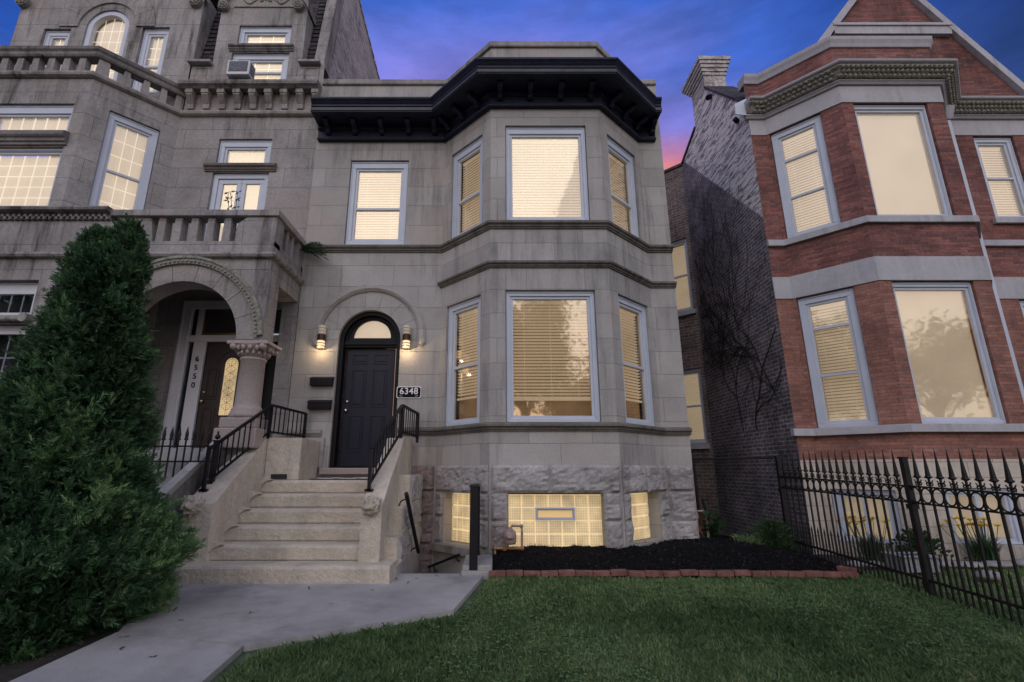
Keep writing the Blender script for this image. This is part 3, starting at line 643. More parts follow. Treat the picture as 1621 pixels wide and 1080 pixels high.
# wall lamps ---------------------------------------------------------
def wall_lamp(u, label):
    e = empty('wall_lamp', F0.p(u, 0, 3.38), label, 'wall lamp', 'wall lamps either side of the black door')
    m = MB(); x, y, z = F0.p(u, .085, 0)
    m.fbox(F0, u - .045, u + .045, .001, .03, 3.30, 3.46); m.lathe(x, y, [(.064, 3.335), (.068, 3.34), (.068, 3.43), (.064, 3.435)], 20); m.fbox(F0, u - .02, u + .02, .03, .03 + .001, 3.33, 3.43)
    m.build('lamp_body', 'lamp bronze', e)
    m = MB()
    for z0 in (3.438, 3.492, 3.546): m.lathe(x, y, [(.052, z0), (.066, z0 + .006), (.066, z0 + .042), (.052, z0 + .048)], 20)
    m.build('upper_shade', 'lamp ribbed glass', e, smooth=False)
    m = MB()
    for z0 in (3.284, 3.236, 3.188): m.lathe(x, y, [(.048, z0), (.062, z0 + .006), (.062, z0 + .038), (.048, z0 + .044)], 20)
    m.build('lower_shade', 'lamp glow', e)
    m = MB()
    for z0 in (3.279, 3.231, 3.183): m.lathe(x, y, [(.067, z0), (.067, z0 + .006)], 20)
    m.build('shade_rim', 'lamp bronze', e)
    l = bpy.data.lights.new('lamp_bulb', 'POINT'); l.energy = 2.6; l.color = (1, .70, .40); l.shadow_soft_size = .012
    lo = bpy.data.objects.new('lamp_bulb', l); COL.objects.link(lo); lo.location = F0.p(u, .16, 3.15); place(lo, e)
wall_lamp(-2.985 + 3.46, 'bronze and glass tube wall lamp left of the black door, above the mailboxes')
wall_lamp(-1.54 + 3.46, 'bronze and glass tube wall lamp right of the black door, above the number plaque')
# mailboxes
def mailbox(z, label):
    e = empty('mailbox', F0.p(.53, 0, z), label, 'mailbox', 'mailboxes left of the black door')
    m = MB(); u0, u1 = .35, .72
    pf = [(.002, z), (.095, z + .005), (.10, z + .11), (.002, z + .15)]
    m.hexa([F0.p(u0, o, q) for o, q in pf], [F0.p(u1, o, q) for o, q in pf]); m.build('box', 'black metal', e, bevel=.006)
    m = MB(); m.hexa([F0.p(u0 - .008, .002, z + .152), F0.p(u0 - .008, .108, z + .112), F0.p(u0 - .008, .108, z + .125), F0.p(u0 - .008, .002, z + .166)], [F0.p(u1 + .008, .002, z + .152), F0.p(u1 + .008, .108, z + .112), F0.p(u1 + .008, .108, z + .125), F0.p(u1 + .008, .002, z + .166)]); m.build('lid', 'black metal', e)
    m = MB(); 
    for k in range(3): m.fbox(F0, .43 + k * .09, .47 + k * .09, .099, .106, z + .03, z + .055)
    m.build('view_slots', 'frame black', e)
mailbox(2.56, 'black metal mailbox mounted under the left wall lamp, the upper of two')
mailbox(2.17, 'black metal mailbox nearer the handrail, the lower of two')
# plaque
e = empty('house_number_plaque', F0.p(1.99, 0, 2.46), 'black oval-ended plaque with white border reading 6348, right of the black door', 'house number')
def plaque(w, h, o0, o1, mat, name):
    m = MB(); pts = []
    for sx, sz in ((1, 1), (-1, 1), (-1, -1), (1, -1)):
        for k in range(5):
            a = math.pi / 2 * k / 4; cxx = w - .03; czz = h - .03
            if sx * sz < 0: a = math.pi / 2 - a
            pts.append((1.99 + sx * (cxx + .03 * math.cos(a)), 2.46 + sz * (czz + .03 * math.sin(a)) + (0)))
    m.hexa([F0.p(a, o0, b) for a, b in pts], [F0.p(a, o1, b) for a, b in pts]); return m.build(name, mat, e)
plaque(.205, .098, .002, .016, 'sign white', 'border'); plaque(.192, .085, .016, .020, 'sign black', 'plate')
text_obj('digits', '6348', .15, F0, 1.99, .021, 2.475, 'sign white', e, spacing=1.05)
m = MB()
for s in (-1, 1):
    for k in range(3): m.fbox(F0, 1.99 + s * (.11 + k * .018) - .005, 1.99 + s * (.11 + k * .018) + .005, .020, .023, 2.388 + k * .004, 2.396 + k * .006)
m.build('ornament', 'sign white', e)

# =================================================================== FRONT STEPS
ST = empty('front_steps', (-2.5, 6.0, 0), 'cream stucco front steps with scroll-headed cheek walls leading to the black door', 'steps')
def step(i):
    y0 = 5.95 + .28 * i; z1 = .178 * (i + 1); z0 = .178 * i
    x0, x1 = (-3.88, -1.19) if i == 0 else (-3.47 + .015 * i, -1.60)
    m = MB(); r = .035; ny = 8.14 if i == 5 else y0 + .5
    pf = [(y0 + .012, z0 - .05 if i == 0 else z0 + .002), (y0, z0 + .02), (y0 - .01, z1 - .06), (y0 - .012, z1 - .035), (y0 - .002, z1 - .012), (y0 + .02, z1), (ny, z1), (ny, z0 - .05 if i == 0 else z0 + .002)]
    m.hexa([(x0, y, z) for y, z in pf], [(x1, y, z) for y, z in pf]); m.build('step', 'stucco steps', ST, bevel=.008)
for i in range(6): step(i)
def cheek(x0, x1, y0, zf, name, flare=0):
    m = MB(); top = []
    for k in range(15):
        t = k / 14; y = y0 + .08 + (7.33 - y0 - .08) * t; z = zf + (1.655 - zf) * (t ** 1.04) + .02 * math.sin(t * 6.0) ; top.append((y, z))
    pf = [(y0, -.02), (y0, zf - .18), (y0 - .02, zf - .10), (y0 + .01, zf - .02)] + top + [(7.45, 1.668), (8.10, 1.668), (8.10, -.02)]
    # triangulated fan keeps the concave outline right: build as strips against the base
    n = len(pf); a = [(x0 - (flare if y < 6.6 else flare * max(0, (7.3 - y) / .7)), y, z) for y, z in pf]; b = [(x1, y, z) for y, z in pf]
    up = pf[3:-1]
    up = [p for p in up]
    for (ya, za), (yb, zb) in zip(up, up[1:]):
        fa = flare if ya < 6.6 else flare * max(0, (7.3 - ya) / .7); fb = flare if yb < 6.6 else flare * max(0, (7.3 - yb) / .7)
        A = (x0 - fa, ya, za); B = (x0 - fb, yb, zb); C_ = (x1, yb, zb); D_ = (x1, ya, za)
        m.quad([A, B, C_, D_]); m.quad([(x0 - fa, ya, -.02), (x0 - fb, yb, -.02), B, A]); m.quad([D_, C_, (x1, yb, -.02), (x1, ya, -.02)])
    m.quad([(x0 - flare, up[0][0], -.02), (x0 - flare, up[0][0], up[0][1]), (x1, up[0][0], up[0][1]), (x1, up[0][0], -.02)])
    m.quad([(x0, up[-1][0], -.02), (x0, up[-1][0], up[-1][1]), (x1, up[-1][0], up[-1][1]), (x1, up[-1][0], -.02)])
    return m.build(name, 'stucco steps', ST)
# rounded coves where every riser dies into the left cheek wall
m = MB()
for i in range(1, 6):
    y = 5.95 + .28 * i; xl = -3.375; zt = .178 * (i + 1); zb = .178 * i
    r = .165; pts = [(xl - .03, zb + .002), (xl + .012, zb + .002), (xl + .018, zb + .05)] + [(xl + r - r * math.cos(a), zt + .004 - r + r * math.sin(a)) for a in [math.pi / 2 * k / 7 for k in range(1, 8)]] + [(xl + r, zt + .012), (xl - .03, zt + .05)]
    m.hexa([(a, y - .045, b) for a, b in pts], [(a, y + .02, b) for a, b in pts])
m.build('riser_coves', 'stucco steps', ST)
cheek(-3.58, -3.36, 6.14, .84, 'cheek_wall', .12); cheek(-1.60, -1.36, 6.14, .84, 'cheek_wall')
# flat wing stones that meet the facade
m = MB(); m.box(-3.355, -2.86, 7.37, 8.13, 1.069, 1.664); m.build('landing_wall', 'stucco steps', ST, bevel=.01)
m = MB(); m.box(-3.25, -3.02, 7.36, 7.368, 1.08, 1.15); m.build('cheek_opening', 'interior dark', ST)
m = MB(); m.box(-1.355, -1.18, 6.3, 8.12, -1.2, .10); m.build('stairwell_wall', 'concrete', ST)
m = MB(); SF = Fr((-1.20, 6.35), (-1.20, 8.1)); rock_blocks(m, SF, 0, 1.7, .10, 1.15, [.10, .42, .76, 1.15], .5, [(0, .25, .42, 2), (0, .75, .76, 2)], seed=21, proud=.04); m.build('rock_faced_side', 'rock faced stone', ST, fixn=False)
m = MB(); m.box(-1.36, -1.185, 6.36, 8.12, .10, .42); m.box(-1.36, -1.185, 6.62, 8.12, .42, .76); m.box(-1.36, -1.185, 7.12, 8.12, .76, 1.14); m.build('side_backing', 'stucco steps', ST)
def carved_head(x, y, z, r):
    m = MB(); m.ball((0, 0, 0), r, 26); 
    v = []
    for q in m.v:
        p = Vector(q); n_ = p.normalized() if p.length > 0 else Vector((0, 0, 1))
        d = .30 * noise.noise(n_ * 3.2 + Vector((x, 0, 0))) + .24 * noise.noise(n_ * 8) + .08 * noise.noise(n_ * 18)
        # brow, nose, cheeks of the worn mask on the front (-Y)
        f = max(0, -n_.y)
        for (ax, az, s, h) in ((0, -.05, .22, .28), (-.38, .25, .2, -.22), (.38, .25, .2, -.22), (-.35, -.25, .25, .15), (.35, -.25, .25, .15), (0, -.5, .18, -.18), (0, .55, .35, .15), (-.7, .5, .2, .2), (.7, .5, .2, .2)):
            d += f * h * math.exp(-(((n_.x - ax) / s) ** 2 + ((n_.z - az) / s) ** 2))
        v.append(tuple(Vector((x, y, z)) + p * (1 + d)))
    m.v = v; return m.build('carved_mask', 'stucco steps', ST, smooth=True)
carved_head(-3.60, 6.15, .80, .115); carved_head(-1.48, 6.15, .80, .105)
# doormat
dm = empty('doormat', (-2.2, 7.9, 1.07), 'black and white chequered doormat on the landing in front of the black door', 'doormat')
m = MB(); m.box(-2.72, -1.72, 7.42, 7.98, 1.07, 1.082); m.build('mat', 'frame black', dm)
m = MB()
rd = random.Random(4)
for i in range(6):
    for j in range(3):
        if (i + j) % 2: m.box(-2.68 + i * .16, -2.54 + i * .16, 7.45 + j * .17, 7.60 + j * .17, 1.083, 1.090 + .012 * rd.random())
m.build('white_squares', 'mat white', dm)

# =================================================================== STEP HANDRAILS
def handrail(x, xe, label):
    e = empty('handrail', (x, 6.4, .9), label, 'handrail', 'black handrails on the front steps')
    A = Vector((x, 6.36, 1.00)); B = Vector((x + (.27 if x < -3 else .17), 7.36, 1.70)); C = Vector((xe, 8.06, 1.67))
    t = Vector((0, 0, 1))
    def bar(name, pts, w, h):
        m = MB()
        for p, q in zip(pts, pts[1:]):
            d = (q - p).normalized(); s = d.cross(t).normalized() * w; uu = s.cross(d).normalized() * h
            m.hexa([p - s - uu, p + s - uu, p + s + uu, p - s + uu], [q - s - uu, q + s - uu, q + s + uu, q - s + uu])
        return m.build(name, 'black metal', e)
    bar('top_rail', [A + t * .46, B + t * .44, C + t * .42], .020, .016)
    bar('bottom_rail', [A + t * .03, B + t * .05, C + t * .06], .014, .012)
    for P, h in ((A, .47), (B, .45), (C, .43)):
        m = MB(); m.box(P.x - .02, P.x + .02, P.y - .02, P.y + .02, P.z - .04, P.z + h - .01); m.build('post', 'black metal', e)
    m = MB(); m.box(A.x - .05, A.x + .05, A.y - .02, A.y + .09, A.z - .05, A.z - .02); m.build('foot_plate', 'black metal', e)
    for P, Q, n in ((A, B, 11), (B, C, 8)):
        for k in range(1, n):
            p = P.lerp(Q, k / n); m = MB(); m.box(p.x - .007, p.x + .007, p.y - .007, p.y + .007, p.z + .03, p.z + .445); m.build('baluster', 'black metal', e)
handrail(-3.62, -3.10, 'black metal handrail with thin balusters on the left cheek wall of the front steps')
handrail(-1.58, -1.28, 'black metal handrail with thin balusters on the right cheek wall of the front steps')

# =================================================================== BASEMENT STAIRWELL
CB = empty('stairwell_curb', (-.25, 6.5, 0), 'grey concrete curb beside the sunken basement stairwell', 'curb')
m = MB(); m.box(-.42, -.06, 6.42, 7.22, -1.2, .10); m.box(-.43, -.05, 6.36, 6.44, -1.2, .045); m.build('curb_wall', 'concrete', CB, bevel=.015)
m = MB(); m.box(-1.18, -.42, 6.46, 8.3, -1.25, -1.2)
for k in range(5): m.box(-1.18, -.42, 6.5 + .25 * k, 6.76 + .25 * k, -1.2, -.2 - .2 * k)
m.build('basement_stair', 'concrete', CB)
e = empty('stairwell_railing', (-.27, 6.7, .1), 'black steel railing seen end-on, standing on the curb of the basement stairwell', 'railing')
for y, h in ((6.42, 1.0), (7.14, 1.0)):
    m = MB(); m.box(-.335, -.235, y - .012, y + .012, .045 if y < 7 else .10, h); m.build('post', 'black metal', e, bevel=.004)
m = MB(); m.box(-.345, -.225, 6.40, 7.17, 1.001, 1.02); m.build('top_rail', 'black metal', e)
m = MB(); m.box(-.305, -.265, 6.44, 7.12, .18, .21); m.build('bottom_rail', 'black metal', e)
for k in range(6):
    y = 6.52 + k * .1; m = MB(); m.box(-.300, -.270, y - .012, y + .012, .21, 1.0); m.build('baluster', 'black metal', e)
e = empty('stairwell_handrail', (-1.1, 6.2, .9), 'short black bar handrail sloping down the rough stone side of the front steps', 'handrail')
m = MB(); m.tube([(-1.10, 6.26, .93), (-1.10, 7.42, .10)], .026, 8); m.build('bar', 'black metal', e)
m = MB(); m.tube([(-1.10, 6.33, .87), (-1.17, 6.33, .84), (-1.20, 6.33, .78)], .009); m.tube([(-1.10, 7.3, .18), (-1.17, 7.3, .15), (-1.2, 7.3, .1)], .009); m.build('wall_bracket', 'black metal', e)
e = empty('lower_handrail', (-.7, 7.9, 0), 'short black bar handrail low on the wall below the basement window left of the curb', 'handrail')
d = F1.n
def q1(u, o, z): return F1.p(u, o, z)
m = MB(); m.tube([q1(.0, .09, -.22), q1(.74, .09, .04)], .018, 8); m.build('bar', 'black metal', e)
m = MB(); m.tube([q1(.12, .09, -.18), q1(.12, .05, -.26), q1(.12, .01, -.27)], .008); m.tube([q1(.64, .09, 0), q1(.64, .05, -.06), q1(.64, .01, -.07)], .008); m.build('wall_bracket', 'black metal', e)

# =================================================================== GAS METERS
e = empty('gas_meter', (.1, 7.1, .1), 'pinkish painted gas meter with pipe loop in front of the wide glass-block window', 'gas meter')
m = MB(); x, y = .17, 7.12
m.lathe(x, y, [(.02, .235), (.075, .245), (.088, .27), (.090, .36), (.08, .40), (.055, .425), (.03, .44), (.03, .455)], 18); m.fbox(Fr((x - .07, 7.02), (x + .07, 7.02)), .02, .12, -.02, .012, .32, .36); m.build('meter_body', 'meter paint', e, smooth=True)
m = MB(); m.tube([(-.03, y, .10), (-.03, y, .47), (.10, y, .475), (.14, y, .46), (.155, y, .43)], .017, 10); m.tube([(.19, y, .43), (.20, y, .475), (.33, y, .47), (.335, y, .40), (.335, y, .20)], .017, 10); m.ball((-.03, y, .47), .026, 6); m.ball((.33, y, .47), .026, 6); m.ball((-.03, y, .30), .028, 6); m.lathe(.10, y, [(.028, .455), (.028, .49)], 8); m.build('pipe', 'meter paint', e)
m = MB(); m.tube([(-.03, y, .19), (.345, y, .19)], .020, 10); m.ball((-.03, y, .19), .03, 6); m.ball((.335, y, .19), .03, 6); m.lathe(.1, y, [(.03, .165), (.03, .215)], 8); m.build('copper_pipe', 'copper pipe', e)
e = empty('side_gas_meter', (3.3, 8.5, .1), 'rust-red meter box with white bent pipe at the right corner of the greystone', 'gas meter')
m = MB(); m.box(3.17, 3.30, 8.42, 8.62, .16, .52); m.build('meter_body', 'edging brick', e, bevel=.02)
m = MB(); m.tube([(3.20, 8.36, .46), (3.20, 8.36, .57), (3.30, 8.36, .57), (3.345, 8.36, .50), (3.345, 8.36, .10)], .022, 10); m.build('pipe', 'meter paint', e)
# =================================================================== LEFT ROWHOUSE
H2 = empty('limestone_rowhouse', (-6.7, 8.2, 0), 'taller weathered grey limestone house with arched porch, balustrades and slate mansard roof', 'house')
WL = 'weathered limestone'
PY = 7.1
FP = Fr((-10.5, PY), (-3.49, PY))         # porch front plane
def uP(x): return x + 10.5
mb = MB()
wall(mb, FP, 0, uP(-6.0), -.3, 5.02, [(uP(-8.9), uP(-7.02), 3.45, 4.03), (uP(-8.9), uP(-7.02), 1.3, 3.33)], .30)
acx, ar = uP(-4.80), .92
# arch panel: left jamb runs to the ground, right side rests on the column
ap = arch_pts(acx, 3.08, ar, 32)
mb.quad([FP.p(uP(-6.0), 0, -.3), FP.p(acx - ar, 0, -.3), FP.p(acx - ar, 0, 4.66), FP.p(uP(-6.0), 0, 4.66)])
for (a, b), (c, d) in zip(ap, ap[1:]): mb.quad([FP.p(a, 0, b), FP.p(c, 0, d), FP.p(c, 0, 4.66), FP.p(a, 0, 4.66)])
mb.quad([FP.p(acx + ar, 0, 3.06), FP.p(FP.len, 0, 3.06), FP.p(FP.len, 0, 4.66), FP.p(acx + ar, 0, 4.66)])
rg = [(acx - ar, -.3)] + ap
for (a, b), (c, d) in zip(rg, rg[1:]): mb.quad([FP.p(a, 0, b), FP.p(a, -.34, b), FP.p(c, -.34, d), FP.p(c, 0, d)])
mb.quad([FP.p(acx + ar, 0, 3.06), FP.p(FP.len, 0, 3.06), FP.p(FP.len, -.34, 3.06), FP.p(acx + ar, -.34, 3.06)])
# back face of the arch wall
for (a, b), (c, d) in zip(ap, ap[1:]): mb.quad([FP.p(a, -.34, b), FP.p(c, -.34, d), FP.p(c, -.34, 4.5), FP.p(a, -.34, 4.5)])
mb.quad([FP.p(acx + ar, -.34, 3.06), FP.p(FP.len, -.34, 3.06), FP.p(FP.len, -.34, 4.5), FP.p(acx + ar, -.34, 4.5)])
mb.quad([FP.p(acx - ar, -.34, -.3), FP.p(acx - ar, -.34, 4.5), FP.p(acx - ar - .6, -.34, 4.5), FP.p(acx - ar - .6, -.34, -.3)])
# right return of the porch: pier above the column, lintel over the side opening
FR = Fr((-3.49, PY), (-3.49, 8.2))
wall(mb, FR, 0, 1.1, 4.05, 4.66); wall(mb, FR, 0, .34, 3.06, 4.05); mb.quad([FR.p(.34, 0, 3.06), FR.p(.34, -.32, 3.06), FR.p(.34, -.32, 4.05), FR.p(.34, 0, 4.05)])
mb.quad([FR.p(.34, 0, 4.05), FR.p(1.1, 0, 4.05), FR.p(1.1, -.32, 4.05), FR.p(.34, -.32, 4.05)]); mb.quad([FR.p(.34, -.32, 4.05), FR.p(1.1, -.32, 4.05), FR.p(1.1, -.32, 4.5), FR.p(.34, -.32, 4.5)])
mb.build('porch_wall', WL, H2, fixn=False)
# porch interior, floor and ceiling
mb = MB(); mb.box(-6.4, -3.52, 7.44, 8.7, 4.50, 4.60); mb.build('porch_ceiling', 'trim limestone', H2)
mb = MB(); mb.box(-6.4, -3.50, 7.1, 8.7, 1.44, 1.50); mb.box(-5.72, -3.50, 7.12, 7.5, -.3, 1.44); mb.build('porch_floor', 'concrete', H2)
mb = MB(); FI = Fr((-6.2, 8.6), (-3.47, 8.6)); wall(mb, FI, 0, .55, -.3, 4.5); wall(mb, FI, .55, 2.73, 4.19, 4.5); mb.quad([(-6.2, 7.44, -.3), (-6.2, 8.6, -.3), (-6.2, 8.6, 4.5), (-6.2, 7.44, 4.5)]); wall(mb, FI, 2.3, 2.73, -.3, 4.19); mb.build('porch_back_wall', WL, H2, fixn=False)
# party strip of plain wall right of the porch (same plane as the greystone)
FS = Fr((-4.3, 8.2), (-3.47, 8.2)); mb = MB(); wall(mb, FS, .55, .83, -.3, 4.7); mb.quad([FS.p(.55, 0, -.3), FS.p(.55, -.4, -.3), FS.p(.55, -.4, 4.7), FS.p(.55, 0, 4.7)])
FU = Fr((-6.15, 8.2), (-3.46, 8.2)); wall(mb, FU, 0, FU.len, 4.6, 8.5, [(.80, 1.86, 4.66, 6.63), (.82, 1.84, 6.80, 7.36)], .25)
mb.build('middle_wall', WL, H2, fixn=False)
# voussoir arch and bead mould
mb = MB(); arc_ring(mb, FP, acx, 3.08, ar + .003, 1.20, .002, .014, 44, gap=.004, groups=9); mb.build('voussoirs', 'trim limestone', H2)
mb = MB(); arc_ring(mb, FP, acx, 3.08, 1.20, 1.30, .002, .055, 44, 0, math.pi * .985); arc_ring(mb, FP, acx, 3.08, 1.285, 1.325, .002, .075, 44, 0, math.pi * .985)
for k in range(60):
    a = math.pi * (k + .5) / 60; p = FP.p(acx - 1.235 * math.cos(a), .06, 3.08 + 1.235 * math.sin(a)); mb.ball(p, .022, 3)
mb.build('beaded_hood', 'carved stone', H2, fixn=False)
# column
mb = MB(); cxx, cyy = -3.67, 7.28
mb.lathe(cxx, cyy, [(.235, 1.93), (.245, 1.97), (.225, 2.01), (.215, 2.03), (.215, 2.06), (.20, 2.08), (.185, 2.10), (.178, 2.14), (.170, 2.78), (.185, 2.79), (.185, 2.82), (.17, 2.83)], 28)
COLM = mb.build('porch_column', 'pink granite', H2, smooth=True)
mb = MB(); mb.box(cxx - .26, cxx + .26, cyy - .24, cyy + .26, 1.78, 1.93); mb.box(cxx - .30, cxx + .30, cyy - .28, cyy + .28, 1.50, 1.78); mb.build('column_base', 'pink granite', COLM, bevel=.02)
mb = MB(); 
pr = [(.172, 2.83), (.19, 2.86), (.185, 2.90), (.225, 2.94), (.22, 2.97), (.275, 3.00)]
mb.lathe(cxx, cyy, pr, 32)
for k in range(16):
    a = 2 * math.pi * k / 16
    for rr, zz, s in ((.205, 2.89, .032), (.245, 2.955, .036)):
        a2 = a + (.19 if rr > .22 else 0); mb.ball((cxx + rr * math.cos(a2), cyy + rr * math.sin(a2), zz), s, 4, sz=1.25)
for sx in (-1, 1):
    for sy in (-1, 1): mb.ball((cxx + sx * .215, cyy + sy * .20, 2.975), .055, 5)
mb.build('capital', 'pink granite', COLM, smooth=True)
mb = MB(); mb.box(cxx - .31, cxx + .30, cyy - .24, cyy + .26, 3.005, 3.058); mb.build('abacus', 'pink granite', COLM, bevel=.01)
# porch entrance joinery
FD = Fr((-5.70, 8.52), (-3.75, 8.52)); ux = lambda x: x + 5.70
mb = MB(); mb.fbox(FD, 0, .20, -.06, 0, 1.5, 4.19); mb.fbox(FD, .20, 1.95, -.06, 0, 4.04, 4.19); mb.fbox(FD, .20, 1.95, -.06, .0, 3.42, 3.54); mb.fbox(FD, .30, .52, -.06, -.005, 1.5, 3.42); mb.fbox(FD, .035, .055, 0, .02, 1.5, 4.17); mb.fbox(FD, .165, .185, 0, .015, 1.5, 4.05)
mb.fbox(FD, .30, .40, -.06, -.01, 3.54, 4.04)
EF = mb.build('entrance_frame', 'trim white', H2, bevel=.006)
mb = MB(); mb.fbox(FD, .20, .31, -.05, -.035, 1.5, 3.42); mb.build('sidelight_pane', 'dark window glass', EF)
mb = MB(); mb.fbox(FD, .40, 1.9, -.05, -.035, 3.54, 4.04); mb.build('transom_pane', 'dark window glass', EF)
mb = MB(); mb.fbox(FD, 0, 1.95, -.30, -.28, 1.5, 4.19); mb.build('dark_room', 'interior dark', EF)
mb = MB(); mb.fbox(FD, .41, 1.45, -.034, -.02, 3.55, 3.58); mb.fbox(FD, .41, .44, -.034, -.02, 3.58, 4.02); mb.fbox(FD, .41, 1.45, -.034, -.02, 4.0, 4.03); mb.build('transom_bead', 'brass', EF)
for i, ch in enumerate('6550'): text_obj('digit', ch, .135, FD, .41, .0, 3.10 - i * .155, 'sign black', EF)
mb = MB(); mb.fbox(FD, .53, 1.50, -.10, -.06, 1.52, 3.41); 
for a, b, c, d in ((.60, .82, 1.62, 2.25), (1.20, 1.42, 1.62, 2.25), (.60, .80, 2.40, 2.95), (1.22, 1.42, 2.40, 2.95)): ring(mb, FD, a, b, c, d, .02, -.06, -.048); mb.fbox(FD, a + .05, b - .05, -.06, -.045, c + .05, d - .05)
mb.fbox(FD, .86, 1.16, -.06, -.050, 1.62, 1.95)
arc_ring(mb, FD, 1.01, 3.02, .115, .17, -.06, -.04, 20); arc_ring(mb, FD, 1.01, 3.02, .23, .26, -.06, -.048, 20); mb.fbox(FD, .84, .895, -.06, -.04, 2.12, 3.02); mb.fbox(FD, 1.125, 1.18, -.06, -.04, 2.12, 3.02); mb.fbox(FD, .895, 1.125, -.06, -.04, 2.06, 2.12)
PD = mb.build('entrance_door', 'brown door', H2, bevel=.004)
mb = MB(); ap2 = [(.896, 2.12)] + arch_pts(1.01, 3.02, .114, 14) + [(1.124, 2.12)]; mb.hexa([FD.p(a, -.056, b) for a, b in ap2], [FD.p(a, -.046, b) for a, b in ap2]); mb.build('leaded_pane', 'glass block', PD)
mb = MB()
for k in range(7):
    z = 2.2 + k * .13
    for s in (-1, 1): mb.tube([FD.p(1.01, -.043, z), FD.p(1.01 + s * .09, -.043, z + .075), FD.p(1.01, -.043, z + .15)], .004, 4)
mb.tube([FD.p(1.01, -.043, 2.13), FD.p(1.01, -.043, 3.12)], .003, 4); mb.build('leading', 'brass', PD)
mb = MB(); mb.ball(FD.p(.585, -.02, 2.36), .032, 6); mb.tube([FD.p(.585, -.058, 2.52), FD.p(.585, -.03, 2.52)], .026, 12); mb.build('door_knob', 'brass', PD, smooth=True)
# ledges on the porch front
mb = MB(); sweep(mb, [(-10.5, PY), (-6.12, PY)], [(-.3, 5.13), (.02, 5.13), (.08, 5.15), (.12, 5.165), (.13, 5.20), (.11, 5.23), (-.3, 5.24)]); mb.build('ledge', 'sooty limestone', H2)
mb = MB()
for r in range(2):
    x = -10.4 + r * .045
    while x < -6.15: mb.box(x, x + .045, PY - .055, PY - .003, 5.035 + r * .042, 5.077 + r * .042); x += .09
mb.box(-10.5, -6.12, PY - .012, PY - .001, 5.03, 5.125); mb.build('dentil_band', 'sooty limestone', H2)
BP = [(-6.12, PY), (-3.49, PY), (-3.49, 8.19)]
mb = MB(); sweep(mb, BP, [(-.22, 5.10), (.03, 5.10), (.04, 5.11), (.04, 5.20), (.02, 5.215), (-.20, 5.22)]); mb.build('balcony_rail', 'weathered limestone', H2)
mb = MB(); sweep(mb, [(-10.5, PY), (-3.49, PY), (-3.49, 8.19)], [(-.05, 4.37), (.02, 4.375), (.065, 4.39), (.085, 4.425), (.07, 4.465), (.02, 4.48), (-.05, 4.48)]); mb.build('roll_moulding', 'trim limestone', H2)
mb = MB(); mb.box(-6.0, -5.50, PY + .02, PY + .2, 4.66, 5.10)
mb.hexa([(-5.50, PY + .02, 4.66), (-5.50, PY + .2, 4.66), (-5.50, PY + .2, 5.10), (-5.50, PY + .02, 5.10)], [(-5.42, PY + .02, 4.66), (-5.42, PY + .2, 4.66), (-5.44, PY + .2, 4.80), (-5.44, PY + .02, 4.80)])
mb.hexa([(x, PY + .0, z) for x, z in ((-4.12, 4.66), (-3.49, 4.66), (-3.49, 5.10), (-3.95, 5.10), (-4.10, 4.98))], [(x, PY + .2, z) for x, z in ((-4.12, 4.66), (-3.49, 4.66), (-3.49, 5.10), (-3.95, 5.10), (-4.10, 4.98))])
mb.box(-6.0, -3.49, PY + .005, PY + .21, 4.60, 4.68)
mb.box(-3.70, -3.50, PY + .2, PY + .30, 4.66, 5.10); mb.box(-3.70, -3.50, 8.0, 8.19, 4.66, 5.10); mb.box(-3.70, -3.495, PY + .2, 8.19, 4.60, 4.68)
mb.build('balcony_parapet', 'weathered limestone', H2, fixn=True)
def baluster(x0, x1, y0, y1, z0, z1, taper):
    m = MB(); cx_, cy_ = (x0 + x1) / 2, (y0 + y1) / 2; hx, hy = (x1 - x0) / 2, (y1 - y0) / 2
    m.hexa([(cx_ - hx, cy_ - hy, z0), (cx_ + hx, cy_ - hy, z0), (cx_ + hx, cy_ + hy, z0), (cx_ - hx, cy_ + hy, z0)], [(cx_ - hx * taper, cy_ - hy, z1), (cx_ + hx * taper, cy_ - hy, z1), (cx_ + hx * taper, cy_ + hy, z1), (cx_ - hx * taper, cy_ + hy, z1)])
    m.build('baluster', 'weathered limestone', H2, bevel=.006)
for x in (-5.32, -5.06, -4.80, -4.54, -4.28): baluster(x - .065, x + .065, PY + .02, PY + .19, 4.68, 5.10, .85)
for y in (7.62, 7.83): baluster(-3.68, -3.52, y - .04, y + .04, 4.68, 5.10, 1)
# lower-left unlit windows
window(H2, FP, uP(-8.9), uP(-7.02), 3.45, 4.03, cw=.05, ct=.16, cb=.03, munt=(9, 1), glass='dark window glass', frame='trim white', lit=False, seed=1, o=-.10)
window(H2, FP, uP(-8.9), uP(-7.02), 1.3, 3.33, cw=.05, ct=.10, cb=.05, munt=(7, 5), glass='dark window glass', frame='trim white', lit=False, seed=2, o=-.10)
mb = MB(); mb.tube([FP.p(uP(-9), .05, 3.39), FP.p(uP(-6.98), .05, 3.39)], .045, 10); mb.tube([FP.p(uP(-7.02), .0, 3.40), FP.p(uP(-7.02), .12, 3.40)], .07, 14); mb.build('scroll_ledge', 'trim limestone', H2)
